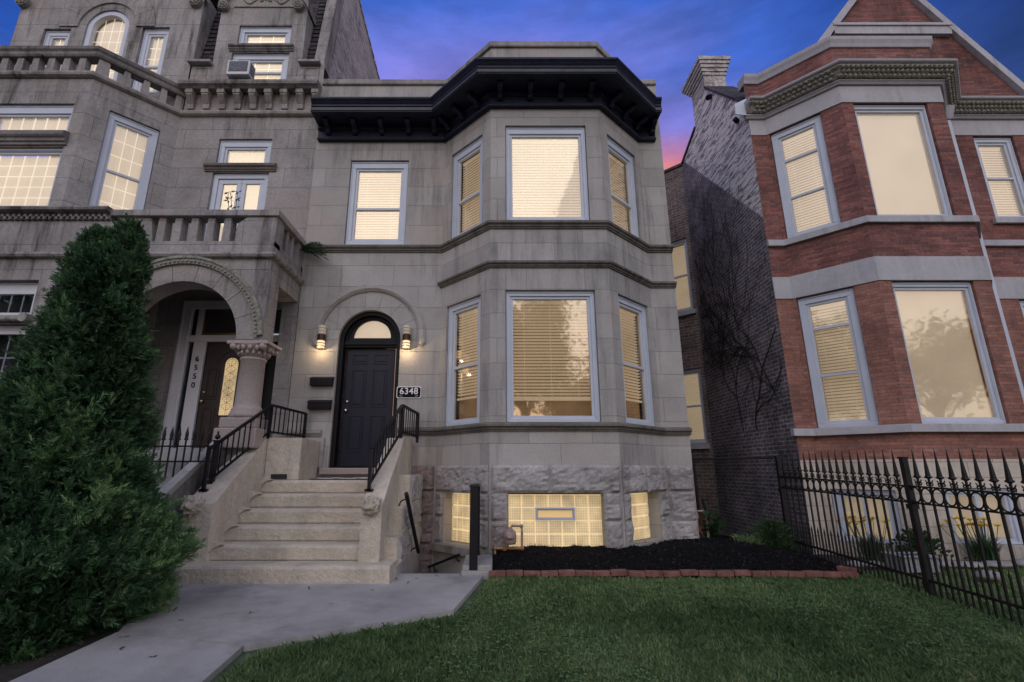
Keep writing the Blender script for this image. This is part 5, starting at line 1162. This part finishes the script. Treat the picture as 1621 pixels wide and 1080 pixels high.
WALK = [[(-3.05, 1.0), (-1.80, 1.0), (-1.84, 3.52), (-1.885, 4.12), (-3.04, 4.42)],
        [(-3.04, 4.435), (-1.885, 4.135), (-.40, 5.02), (-.16, 6.36), (-.44, 6.36), (-.44, 6.46), (-1.22, 6.46), (-1.22, 6.1), (-4.1, 6.1), (-3.53, 5.92), (-3.15, 4.70)]]
m = MB()
for poly in WALK:
    n = len(poly)
    top = [(x, y, gz(y) + .002) for x, y in poly]; bot = [(x, y, gz(y) - .09) for x, y in poly]
    i = len(m.v); m.v += top + bot; m.f.append(tuple(range(i, i + n))); m.m.append(0)
    for k in range(n): l = (k + 1) % n; m.f.append((i + k, i + n + k, i + n + l, i + l)); m.m.append(0)
tag(m.build('path', 'concrete', fixn=False), kind='structure')

# mulch bed: a lumpy mound with chips
def mulch_z(x, y):
    t = max(0, min(1, (y - 6.48) / .85)); z = -.02 + .19 * (t ** .8) * (1 if x < 3.6 else max(.35, 1 - (x - 3.6) * .8)) + .022 * noise.noise(Vector((x * 4, y * 4, 0))) + .018 * noise.noise(Vector((x * 13, y * 13, 3)))
    return z
m = MB(); nx, ny = 190, 90; X0_, X1_, Y0_, Y1_ = -.06, 4.42, 6.42, 8.9
for j in range(ny + 1):
    for i in range(nx + 1):
        x = X0_ + (X1_ - X0_) * i / nx; y = Y0_ + (Y1_ - Y0_) * j / ny; m.v.append((x, y, mulch_z(x, y)))
for j in range(ny):
    for i in range(nx):
        p = j * (nx + 1) + i; m.f.append((p, p + 1, p + nx + 2, p + nx + 1)); m.m.append(0)
tag(m.build('mulch_bed', 'mulch base', fixn=False), kind='structure')
n = 26000; px = np.random.uniform(-.04, 4.4, n); py = 6.46 + 2.2 * np.random.rand(n) ** 1.3
pz = np.array([mulch_z(a, b) for a, b in zip(px, py)]); D = unit(np.random.normal(size=(n, 3)) * np.array([1, 1, .45]))
seeds = np.where(np.random.rand(n) < .03, 1.0, np.random.rand(n) * .85)
o = leaves('mulch', np.stack([px, py, pz + .004], 1), D, np.random.uniform(.015, .045, n), np.random.uniform(.006, .014, n), 'mulch chip', None, seeds); tag(o, 'black shredded wood mulch heaped below the bay windows', 'mulch', kind='stuff')

# brick edging, every brick its own thing
ORD = 'first second third fourth fifth sixth seventh eighth ninth tenth eleventh twelfth thirteenth fourteenth fifteenth sixteenth seventeenth eighteenth nineteenth twentieth twenty-first twenty-second twenty-third'.split()
m = MB(); m.box(-.1, .1, -.05, .05, 0, .06); b0 = m.build('edging_brick', 'edging brick', bevel=.008)
m = MB(); m.box(-.1, .1, -.05, .05, 0, .06); 
rd = random.Random(9); xs = -.10; k = 0; first = True
while xs < 4.1:
    o = b0 if first else b0.copy()
    if not first: COL.objects.link(o)
    first = False
    y = 6.385 + .02 * math.sin(xs * 1.3) - (.02 if xs > 3 else 0)
    o.location = (xs + .1, y, gz(y) - .012 + rd.uniform(-.008, .008)); o.rotation_euler = (rd.uniform(-.04, .04), rd.uniform(-.03, .03), rd.uniform(-.05, .05)); o.scale = (1, rd.uniform(.85, 1.1), 1)
    tag(o, 'red edging brick along the mulch bed, %s from the stairwell curb' % ORD[k], 'brick', 'bricks edging the mulch bed'); k += 1; xs += .207
o = b0.copy(); COL.objects.link(o); o.location = (4.27, 6.55, .0); o.rotation_euler = (0, 0, R(115)); tag(o, 'red edging brick turned back at the fence end of the row', 'brick', 'bricks edging the mulch bed')

# =================================================================== GRASS
def inpoly(px, py, poly):
    c = np.zeros(len(px), bool); n = len(poly)
    for i in range(n):
        x1, y1 = poly[i]; x2, y2 = poly[(i + 1) % n]
        t = ((y1 > py) != (y2 > py)) & (px < (x2 - x1) * (py - y1) / (y2 - y1 + 1e-12) + x1); c ^= t
    return c
def lowfreq(px, py, s, seed):
    rs = np.random.RandomState(seed); v = np.zeros(len(px))
    for k in range(7):
        a = rs.uniform(0, 6.28); f = s * rs.uniform(.6, 2.2); v += np.sin((px * np.cos(a) + py * np.sin(a)) * f + rs.uniform(0, 6.28))
    return v / 2.6
def grass(name, poly, n, label, hmin=.022, hmax=.060):
    xs = [p[0] for p in poly]; ys = [p[1] for p in poly]
    px = np.random.uniform(min(xs), max(xs), n); py = min(ys) + (max(ys) - min(ys)) * np.random.rand(n) ** 1.25
    # blades gather in tufts
    nt_ = n // 28; tx_ = np.random.uniform(min(xs), max(xs), nt_); ty_ = min(ys) + (max(ys) - min(ys)) * np.random.rand(nt_) ** 1.25
    g = np.random.rand(n) < .5; idx = np.random.randint(0, nt_, n)
    px = np.where(g, tx_[idx] + np.random.normal(0, .028, n), px); py = np.where(g, ty_[idx] + np.random.normal(0, .028, n), py)
    k = inpoly(px, py, poly); px, py, g = px[k], py[k], g[k]; n = len(px)
    lf = lowfreq(px, py, 3.0, 3); h = np.random.uniform(hmin, hmax, n) * (1 + .2 * lf) * np.where(g, 1.12, .85)
    z = .026 * (np.minimum(py, 6.4) - 6.4) - .045
    a = np.random.uniform(0, 6.283, n); lean = np.random.uniform(.15, .95, n)
    dx_, dy_ = np.cos(a) * lean, np.sin(a) * lean
    w = np.random.uniform(.0020, .0052, n) * (1 + (py > 5) * .5); sx, sy = -np.sin(a) * w, np.cos(a) * w
    V = np.empty((n, 5, 3)); B = np.stack([px, py, z], 1)
    V[:, 0] = B - np.stack([sx, sy, 0 * sx], 1); V[:, 1] = B + np.stack([sx, sy, 0 * sx], 1)
    mid = B + np.stack([dx_ * h * .35, dy_ * h * .35, h * .62], 1); V[:, 2] = mid + np.stack([sx, sy, 0 * sx], 1) * .8; V[:, 4] = mid - np.stack([sx, sy, 0 * sx], 1) * .8
    V[:, 3] = B + np.stack([dx_ * h, dy_ * h, h * .95], 1)
    seeds = np.clip(.45 + .13 * lowfreq(px, py, 1.6, 5) + .14 * lowfreq(px, py, 9, 8) + np.random.normal(0, .16, n), 0, 1)
    o = fast_mesh(name, V.reshape(-1, 3), np.arange(n * 5).reshape(-1, 5), 'grass blade', None, seeds); tag(o, label, 'grass', kind='stuff')
LAWN = [(-1.74, 2.9), (4.42, 2.9), (4.42, 6.42), (4.1, 6.32), (-.10, 6.34), (-.30, 4.96), (-1.78, 4.06), (-1.76, 3.5)]
grass('grass', LAWN, 150000, 'short dusky green grass of the front lawn')
grass('grass', [(4.42, 2.9), (9.5, 2.9), (11, 6.9), (4.42, 6.9)], 60000, 'short green grass beyond the spear-topped iron fence')
n = 4200; px = np.random.uniform(-1.8, 4.4, n); py = 3.2 + 3.1 * np.random.rand(n) ** 1.1; k = inpoly(px, py, LAWN) & (lowfreq(px, py, 2.2, 21) > -.15); px, py = px[k], py[k]; n = len(px)
P = np.repeat(np.stack([px, py, .026 * (py - 6.4) - .045 + np.random.uniform(.025, .05, n)], 1), 3, axis=0); a = (np.repeat(np.random.uniform(0, 6.28, n), 3) + np.tile([0, 2.1, 4.2], n)); D = unit(np.stack([np.cos(a), np.sin(a), .25 + 0 * a], 1))
tag(leaves('clover', P, D, .020, .017, 'clover leaf', roll=np.tile([0, 0, 1.0], (len(P), 1))), 'patches of clover leaves in the front lawn', 'clover', kind='stuff')
# fallen leaves on the walk
P = np.array([[-2.75, 4.05], [-2.2, 4.9], [-1.15, 6.15], [-.95, 6.2], [-1.0, 6.0], [-2.9, 4.3], [-1.6, 5.2], [-.7, 6.3], [-2.5, 5.6], [-2.95, 5.0], [-2.4, 3.9], [-1.3, 5.7], [-3.1, 5.7], [-2.0, 5.75], [-2.7, 4.7]]); P = np.stack([P[:, 0], P[:, 1], [gz(y) + .006 for y in P[:, 1]]], 1)
P = np.repeat(P, 3, axis=0); D = unit(np.random.normal(size=P.shape) * np.array([1, 1, .15])); tag(leaves('fallen_leaves', P, D, .045, .02, 'dead leaf', roll=np.tile([0, 0, 1.0], (len(P), 1)) + .1), 'few dry brown leaves scattered on the concrete path', 'leaves', kind='stuff')

# =================================================================== IRON FENCE (right)
FX = 4.44
def fz(y): return .030 * (y - 8.05)
e = empty('iron_fence', (FX, 6, 0), 'tall black iron fence with spear tips and a band of rings, right of the lawn', 'fence')
ys_posts = (8.05, 5.56, 3.07)
m = MB(); m.box(-.028, .028, -.028, .028, -.1, 1.40); m.box(-.036, .036, -.036, .036, 1.40, 1.42); m.box(-.04, .04, -.04, .04, .88, .93); m.box(-.034, .034, -.034, .034, .10, .20)
post = m.build('post', 'rusty black iron', e)
def cp(o, loc, parent):
    c = o.copy(); COL.objects.link(c); c.parent = parent; c.matrix_parent_inverse = o.matrix_parent_inverse.copy(); c.location = loc; return c
for i, y in enumerate(ys_posts):
    if i == 0: post.location = (FX, y, fz(y))
    else: cp(post, (FX, y, fz(y)), e)
m = MB(); b = .009
m.box(-b, b, -b, b, .02, 1.115)
def pyr(m, z0, z1, w0, w1): m.hexa([(-w0, -w0, z0), (w0, -w0, z0), (w0, w0, z0), (-w0, w0, z0)], [(-w1, -w1, z1), (w1, -w1, z1), (w1, w1, z1), (-w1, w1, z1)])
pyr(m, 1.115, 1.20, .008, .008); pyr(m, 1.20, 1.215, .010, .026); pyr(m, 1.215, 1.235, .026, .015); pyr(m, 1.235, 1.50, .016, .0015)
for s in (-1, 1):
    m.tube([(0, s * .008, 1.15), (0, s * .028, 1.165), (0, s * .040, 1.15), (0, s * .034, 1.132), (0, s * .022, 1.138)], .0075, 5); m.tube([(0, s * .03, 1.165), (0, s * .045, 1.185)], .006, 5)
picket = m.build('picket', 'rusty black iron', e)
m = MB(); m.box(-.007, .007, -.007, .007, .0, .40); m.hexa([(-.010, -.010, .40), (.010, -.010, .40), (.010, .010, .40), (-.010, .010, .40)], [(-.001, -.001, .47), (.001, -.001, .47), (.001, .001, .47), (-.001, .001, .47)])
short = m.build('short_picket', 'rusty black iron', e)
first = True
for ya, yb in zip(ys_posts, ys_posts[1:]):
    nn_ = 18
    for k in range(1, nn_):
        y = ya + (yb - ya) * k / nn_
        if first: picket.location = (FX, y, fz(y)); short.location = (FX, y + .069, fz(y + .069)); first = False
        else: cp(picket, (FX, y, fz(y)), e); cp(short, (FX, y + .069, fz(y)), e)
    for z0, z1, w in ((1.105, 1.122, .014), (.935, .952, .014), (.17, .195, .013)):
        m = MB(); m.hexa([(FX - w, ya, z0 + fz(ya)), (FX + w, ya, z0 + fz(ya)), (FX + w, ya, z1 + fz(ya)), (FX - w, ya, z1 + fz(ya))], [(FX - w, yb, z0 + fz(yb)), (FX + w, yb, z0 + fz(yb)), (FX + w, yb, z1 + fz(yb)), (FX - w, yb, z1 + fz(yb))]); m.build('rail', 'rusty black iron', e)
    m = MB()
    for k in range(nn_):
        y = ya + (yb - ya) * (k + .5) / nn_; rr = .064
        pts = [(FX, y + rr * .98 * math.cos(a), 1.0285 + fz(y) + .074 * math.sin(a)) for a in [i * math.pi / 8 for i in range(17)]]; m.tube(pts, .008, 6)
    m.build('ring_band', 'rusty black iron', e, fixn=False)
# chain link fence in the gangway
e = empty('chain_link_fence', (3.8, 8.4, 0), 'black chain-link fence closing the dark gangway between the greystone and the red brick house', 'fence')
CA, CBp = Vector((3.17, 8.62, 0)), Vector((4.42, 8.12, 0)); CFr = Fr((3.17, 8.62), (4.42, 8.12))
m = MB(); m.tube([CFr.p(0, 0, 1.38), CFr.p(CFr.len, 0, 1.40)], .022, 8); m.build('top_rail', 'black metal', e)
m = MB(); m.tube([CFr.p(.14, 0, .0), CFr.p(.14, 0, 1.38)], .028, 8); m.build('post', 'black metal', e); m = MB(); m.tube([CFr.p(.30, .02, .42), CFr.p(.22, .02, .75)], .022, 8); m.build('brace', 'black metal', e)
m = MB(); s = .058; L_ = CFr.len; zt = 1.36
for sg in (1, -1):
    k = -int(zt / s) - 2
    while k * s < L_ + zt:
        u0 = k * s; pts = []
        # line u = u0 + t , z = t (sg 1) or mirrored
        t0 = max(0, -u0); t1 = min(zt, L_ - u0)
        if t1 > t0:
            a, c = (u0 + t0, t0), (u0 + t1, t1)
            if sg < 0: a, c = (L_ - a[0], a[1]), (L_ - c[0], c[1])
            m.tube([CFr.p(a[0], .003 * sg, a[1]), CFr.p(c[0], .003 * sg, c[1])], .0022, 4)
        k += 1
m.build('wire_mesh', 'black metal', e, fixn=False)
# small fence with finials, left
e = empty('low_iron_fence', (-4.2, 6.5, 0), 'low black iron fence with pointed finials between the conifer and the left cheek wall', 'fence')
m = MB(); b = .008; m.box(-b, b, -b, b, .0, 1.58)
m.box(-.018, .018, -.018, .018, 1.58, 1.60); m.hexa([(-.012, -.012, 1.60), (.012, -.012, 1.60), (.012, .012, 1.60), (-.012, .012, 1.60)], [(-.017, -.014, 1.65), (.017, -.014, 1.65), (.017, .014, 1.65), (-.017, .014, 1.65)]); m.hexa([(-.017, -.014, 1.65), (.017, -.014, 1.65), (.017, .014, 1.65), (-.017, .014, 1.65)], [(-.001, -.001, 1.76), (.001, -.001, 1.76), (.001, .001, 1.76), (-.001, .001, 1.76)])
pk = m.build('picket', 'rusty black iron', e); x = -3.72; f = True
while x > -5.3:
    if f: pk.location = (x, 6.5, 0); f = False
    else: cp(pk, (x, 6.5, 0), e)
    x -= .098
for z in (1.30, 1.49): m = MB(); m.box(-5.3, -3.63, 6.492, 6.508, z, z + .022); m.build('rail', 'rusty black iron', e)
m = MB(); m.box(-3.64, -3.585, 6.47, 6.53, .0, 1.56); m.box(-3.65, -3.575, 6.46, 6.54, 1.56, 1.58); m.ball((-3.612, 6.5, 1.62), .035, 6); m.box(-3.62, -3.605, 6.49, 6.51, 1.64, 1.69); m.build('post', 'rusty black iron', e)

# =================================================================== CONIFER
def interp(z, tab):
    zs = [t[0] for t in tab]; return [np.interp(z, zs, [t[i] for t in tab]) for i in (1, 2)]
CR = [(-.25, -4.12, 1.02), (.05, -4.1, 1.16), (.30, -4.04, 1.27), (.55, -4.00, 1.31), (.8, -4.0, 1.14), (1.1, -3.98, .85), (1.46, -3.92, .68), (1.93, -3.88, .56), (2.3, -3.86, .46), (2.69, -3.85, .37), (2.95, -3.87, .31), (3.15, -3.87, .26), (3.28, -3.88, .18), (3.34, -3.88, .05)]
CR = [(z, c - .06, r * .85) for z, c, r in CR]
CY = 4.62
def conifer():
    e = empty('conifer', (-4.0, CY, -.1), 'big dark green twin-topped arborvitae standing left of the concrete path, overhanging it', 'tree')
    m = MB(); m.tube([(-4.0, CY, -.2), (-3.98, CY, 1.2), (-3.9, CY, 2.4), (-3.87, CY, 3.3)], [.11, .09, .06, .02], 9)
    m.tube([(-3.9, CY, 2.2), (-4.0, CY, 2.9), (-4.02, CY, 3.5)], [.05, .03, .01], 7); m.tube([(-3.9, CY, 2.3), (-3.76, CY, 2.9), (-3.74, CY, 3.5)], [.05, .03, .01], 7)
    rd = random.Random(3)
    for k in range(60):
        z = rd.uniform(.05, 3.0); c, r = interp(z, CR); a = rd.uniform(0, 6.28); rr = r * .8
        m.tube([(-3.97, CY, z - .15), (c + rr * .5 * math.cos(a), CY + rr * .5 * math.sin(a), z), (c + rr * math.cos(a), CY + rr * math.sin(a), z + .22)], [.02, .012, .005], 4)
    m.build('trunk', 'trunk bark', e)
    P, D, L, Wd, S = [], [], [], [], []
    def clump(p, out, size, bright):
        """a tuft of flat fans: every fan is a rib with short blades to both sides"""
        nf = 10
        for f in range(nf):
            d = unit(out * np.random.uniform(.35, 1.0) + np.array([0, 0, 1]) * np.random.uniform(.15, .75) + np.random.normal(0, .48, 3))
            side = unit(np.cross(d, np.random.normal(size=3))); Lf = size * np.random.uniform(.55, 1.05)
            o = p + np.random.normal(0, size * .28, 3); s = np.clip(bright + np.random.normal(0, .10), 0, .96)
            n = 9
            for i in range(n):
                t = .12 + .88 * i / n; b = o + d * Lf * t; w = (1 - t * .72) * Lf * .52
                for sg in (-1, 1):
                    P.append(b); dd = d * .75 + side * sg * .72 + np.random.normal(0, .12, 3); D.append(dd / (dd @ dd) ** .5); L.append(w * .85 + .012); Wd.append(.0080); S.append(np.clip(s + .35 * t * .6 + np.random.normal(0, .06), 0, 1))
            P.append(o + d * Lf * .55); D.append(d); L.append(Lf * .6); Wd.append(.012); S.append(np.clip(s + .25, 0, 1))
    n = 2600; i = 0
    while i < n:
        z = -.27 + 3.57 * np.random.rand() ** 1.35; c, r = interp(z, CR); 
        if np.random.rand() > (r / 1.25) * 1.0 + .15: continue
        a = np.random.uniform(0, 2 * math.pi)
        if math.sin(a) > .55 and np.random.rand() < .75: continue      # thinner at the hidden back
        lump = 1 + .075 * math.sin(a * 4 + z * 3.2) + .06 * math.sin(a * 9 - z * 6.5) + .045 * math.sin(a * 5 + z * 11) + .05 * math.sin(z * 17 + a * 2)
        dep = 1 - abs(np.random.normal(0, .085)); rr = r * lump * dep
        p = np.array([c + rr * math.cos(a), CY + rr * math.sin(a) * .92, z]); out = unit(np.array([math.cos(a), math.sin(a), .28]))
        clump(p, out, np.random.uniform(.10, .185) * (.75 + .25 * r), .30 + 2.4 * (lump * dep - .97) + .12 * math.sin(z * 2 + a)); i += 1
    for (tx_, tz0, tz1, n) in ((-4.05, 3.05, 3.60, 120), (-3.76, 3.05, 3.66, 140)):
        for _ in range(n):
            z = np.random.uniform(tz0, tz1 - .06); r = .165 * (1 - ((z - tz0) / (tz1 - tz0)) ** 1.5) + .015; a = np.random.uniform(0, 6.283)
            clump(np.array([tx_ + r * math.cos(a), CY + r * math.sin(a), z]), unit(np.array([math.cos(a) * .6, math.sin(a) * .6, .9])), .09, .35)
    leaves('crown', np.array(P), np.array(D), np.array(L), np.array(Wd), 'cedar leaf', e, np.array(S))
    # dense inner foliage mass, its shade put into darker leaf colours
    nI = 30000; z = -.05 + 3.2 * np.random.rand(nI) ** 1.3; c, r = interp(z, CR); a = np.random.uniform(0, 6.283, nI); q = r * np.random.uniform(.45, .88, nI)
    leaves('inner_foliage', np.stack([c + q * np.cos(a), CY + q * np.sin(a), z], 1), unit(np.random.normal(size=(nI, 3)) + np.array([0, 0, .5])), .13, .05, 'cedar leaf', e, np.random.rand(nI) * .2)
conifer()

# =================================================================== SMALL PLANTS
def tuft(name, x, y, z, n, L, spread, wd, mat, label, cat, up=.7, droop=0, height=0, group=None, seed_hi=1.0):
    e = empty(name, (x, y, z), label, cat, group)
    a = np.random.uniform(0, 6.283, n); r = np.abs(np.random.normal(0, spread, n)); h = np.random.rand(n) * height
    P = np.stack([x + r * np.cos(a), y + r * np.sin(a), z + h * (1 - (r / (spread * 3 + 1e-6)) ** 2 * .6)], 1)
    D = unit(np.stack([np.cos(a) * (1 - up), np.sin(a) * (1 - up), up + 0 * a], 1) + np.random.normal(0, .28, (n, 3)))
    leaves('foliage', P, D, np.random.uniform(.6, 1.1, n) * L, wd, mat, e, np.random.rand(n) * seed_hi); return e
tuft('shrub', 4.15, 7.95, .02, 2400, .10, .15, .012, 'shrub leaf', 'feathery round shrub at the post end of the iron fence, by the dark brick wall', 'shrub', .45, height=.42)
tuft('shrub', 3.42, 8.35, .05, 140, .14, .10, .07, 'shrub leaf', 'broad-leaved weed bush beside the pipes at the right corner of the greystone', 'shrub', .4, height=.50, seed_hi=.5)
tuft('weed', 3.78, 8.0, .10, 260, .12, .12, .012, 'grass blade', 'low scraggly weeds between the two shrubs by the chain-link fence', 'weed', .5, height=.12)
def blades(name, x, y, z, n, L, wd, label, cat, flowers=0, fh=.5):
    e = empty(name, (x, y, z), label, cat)
    V, F, S = [], [], []
    for k in range(n):
        a = random.uniform(0, 6.28); bx, by = x + random.gauss(0, .05), y + random.gauss(0, .05); l = L * random.uniform(.7, 1.1); le = random.uniform(.2, .75); sx, sy = -math.sin(a) * wd, math.cos(a) * wd; i = len(V)
        for t in range(5):
            u = t / 4; r = l * le * u ** 1.7; h = l * (u - .45 * le * u ** 2.6); w = (1 - u * .85)
            V += [(bx + math.cos(a) * r - sx * w, by + math.sin(a) * r - sy * w, z + h), (bx + math.cos(a) * r + sx * w, by + math.sin(a) * r + sy * w, z + h)]
        for t in range(4): F.append((i + 2 * t, i + 2 * t + 1, i + 2 * t + 3, i + 2 * t + 2)); S.append(random.random())
    fast_mesh('foliage', np.array(V), np.array(F), 'shrub leaf', e, np.array(S))
    if flowers:
        m = MB(); P, D = [], []
        for k in range(flowers):
            fx, fy, h = x + random.gauss(0, .16), y + random.gauss(0, .06), z + fh * random.uniform(.88, 1.12)
            m.tube([(x + (fx - x) * .3, y, z), (fx, fy, h)], .004, 4)
            for q in range(6):
                a = q * math.pi / 3 + k; P.append((fx, fy, h)); D.append((math.cos(a) * .8, math.sin(a) * .8, .6))
        m.build('stems', 'shrub leaf', e, fixn=False)
        for k in range(flowers): leaves('flower', np.array(P[6 * k:6 * k + 6]), unit(np.array(D[6 * k:6 * k + 6])), .075, .034, 'lily petal', e, roll=np.tile([0, 0, 1.0], (6, 1)))
blades('daylily', 5.12, 7.25, .0, 230, .42, .009, 'clump of yellow daylilies behind the fence nearer the dark brick wall', 'daylily', 16, .50)
blades('daylily', 6.55, 7.15, .0, 260, .42, .009, 'clump of yellow daylilies behind the fence right of the tall fence post', 'daylily', 20, .50)
blades('daylily', 7.35, 6.95, .0, 150, .36, .012, 'flowerless broad green strap-leaved clump at the right edge of the flower bed', 'plant')
tuft('bush', 5.80, 7.30, .0, 420, .09, .14, .045, 'shrub leaf', 'small dark green bush between the two daylily clumps', 'bush', .5, height=.38, seed_hi=.4)
e = empty('planter', (4.95, 6.9, 0), 'grey rectangular stone trough with blue-green inside, behind the iron fence', 'planter')
m = MB()
m.box(4.95, 5.37, 6.50, 6.54, 0, .17); m.box(4.95, 5.37, 6.78, 6.82, 0, .17); m.box(4.95, 4.99, 6.54, 6.78, 0, .17); m.box(5.33, 5.37, 6.54, 6.78, 0, .17); m.box(4.99, 5.33, 6.54, 6.78, 0, .04); m.build('basin', 'trough concrete', e, bevel=.01)
m = MB(); m.box(4.992, 5.328, 6.542, 6.778, .05, .14); m.build('lining', 'trough blue', e)
m = MB(); m.box(4.93, 5.39, 6.48, 6.56, .168, .19); m.box(4.93, 5.39, 6.76, 6.84, .168, .19); m.box(4.93, 4.99, 6.56, 6.76, .168, .19); m.box(5.33, 5.39, 6.56, 6.76, .168, .19); m.build('rim', 'trough concrete', e, bevel=.008)
rd = random.Random(31)
def stone(x, y, r, h, label, group):
    m = MB(); m.ball((0, 0, 0), 1, 7); v = []
    for q in m.v: p = Vector(q); d = 1 + .18 * noise.noise(p * 1.7 + Vector((x, y, 0))); v.append((x + p.x * r * d, y + p.y * r * .7 * d, h * .4 + p.z * h * .62 * d))
    m.v = v; tag(m.build('edging_stone', 'pale stone', smooth=True), label, 'stone', group)
x = 4.62; k = 0
while x < 9.4:
    r = rd.uniform(.13, .2); stone(x, 6.93 + rd.uniform(-.03, .03), r, rd.uniform(.06, .09), 'rough pale stone edging the flower bed, %s from the dark brick wall' % ORD[k], 'stones edging the flower bed'); x += r * 1.85; k += 1
stone(5.62, 6.15, .15, .09, 'single rounded pale stone on the grass just behind the iron fence', None)
# plants on the balcony and in the wall joint
e = empty('wall_weed', (-3.45, 8.05, 4.9), 'green weed sprouting from the joint where the balcony rail meets the greystone', 'weed')
P, D = [], []
m = MB()
for k in range(13):
    a = random.uniform(-.5, .5); p = Vector((-3.50, 8.08, 4.98)); d = Vector((1, -.35 + a, .35 + random.uniform(-.4, .4))).normalized(); pts = [tuple(p)]
    L_ = random.uniform(.35, .62)
    for t in range(8):
        d = (d + Vector((0, 0, -.10))).normalized(); p = p + d * L_ / 8; pts.append(tuple(p))
        for s in (-1, 1): P.append(tuple(p)); D.append((d.x * .6, d.y + s * .6, d.z + random.uniform(-.5, .3)))
        P.append(tuple(p)); D.append((d.x, d.y, d.z - .4))
    m.tube(pts, .003, 4)
m.build('stems', 'shrub leaf', e, fixn=False); leaves('foliage', np.array(P), unit(np.array(D)), .075, .02, 'shrub leaf', e)
e = empty('balcony_plant', (-4.42, 7.75, 4.66), 'thin leafy sprig growing on the balcony in front of the french doors', 'plant')
m = MB(); P, D = [], []
for k in range(3):
    p = Vector((-4.42, 7.75, 4.66)); d = Vector((random.uniform(-.25, .3), -.2, 1)).normalized(); pts = [tuple(p)]
    for t in range(9):
        d = (d + Vector((random.uniform(-.08, .12), 0, 0))).normalized(); p = p + d * .13; pts.append(tuple(p))
        if t > 1: 
            for _ in range(3): P.append(tuple(p)); D.append((random.gauss(0, 1), random.gauss(0, .5), random.gauss(0, .5)))
    m.tube(pts, .005, 4)
m.build('stems', 'trunk bark', e, fixn=False); leaves('foliage', np.array(P), unit(np.array(D)), .08, .035, 'shrub leaf', e)

# =================================================================== STREET TREES (seen mirrored in the lower windows)
def street_tree(x, y, h, r, label, n=7000, bare=.0):
    e = empty('street_tree', (x, y, -.2), label, 'tree', 'street trees opposite the houses'); rd = random.Random(int(x * 10) + 5)
    m = MB(); m.tube([(x, y, -.2), (x + .1, y, h * .3), (x + .05, y, h * .5)], [.24, .19, .14], 10); tips = []
    for k in range(11):
        a = rd.uniform(0, 6.28); z0 = h * rd.uniform(.25, .5); L_ = r * rd.uniform(.6, 1.05); p0 = Vector((x + .08, y, z0)); p1 = p0 + Vector((math.cos(a) * L_ * .5, math.sin(a) * L_ * .5, h * .18)); p2 = p0 + Vector((math.cos(a) * L_, math.sin(a) * L_, h * rd.uniform(.22, .45)))
        m.tube([p0, p1, p2], [.09, .06, .025], 6); tips += [p1, p2]
        for q in range(4): d = Vector((rd.gauss(0, 1), rd.gauss(0, 1), rd.uniform(.1, 1))).normalized() * r * .4; s = p1.lerp(p2, rd.random()); m.tube([s, s + d], [.03, .01], 5); tips.append(s + d)
    m.build('trunk', 'trunk bark', e)
    T = np.array([tuple(t) for t in tips]); idx = np.random.randint(0, len(T), n); P = T[idx] + np.random.normal(0, r * .17, (n, 3))
    leaves('crown', P, unit(np.random.normal(size=(n, 3)) + np.array([0, 0, -.3])), .24, .15, 'street leaf', e)
street_tree(1.3, -10.0, 10.5, 2.5, 'tall leafy street tree opposite the bay window', 16000)
street_tree(5.6, -12.0, 7.2, 2.6, 'lower bushy street tree opposite the bay, mirrored at its window corner', 13000)
street_tree(20.6, -8.5, 9.0, 2.8, 'spreading street tree mirrored in the large lower window of the brick bay', 8000)
street_tree(-13.0, -9.0, 8.0, 3.2, 'street tree across the road, far left of the greystone', 12000)
street_tree(-20.5, -7.5, 11.0, 4.2, 'dense street tree mirrored in the unlit lower windows of the limestone house', 20000)
street_tree(-28.0, -9.0, 11.0, 4.5, 'dense street tree farthest left across the road', 16000)
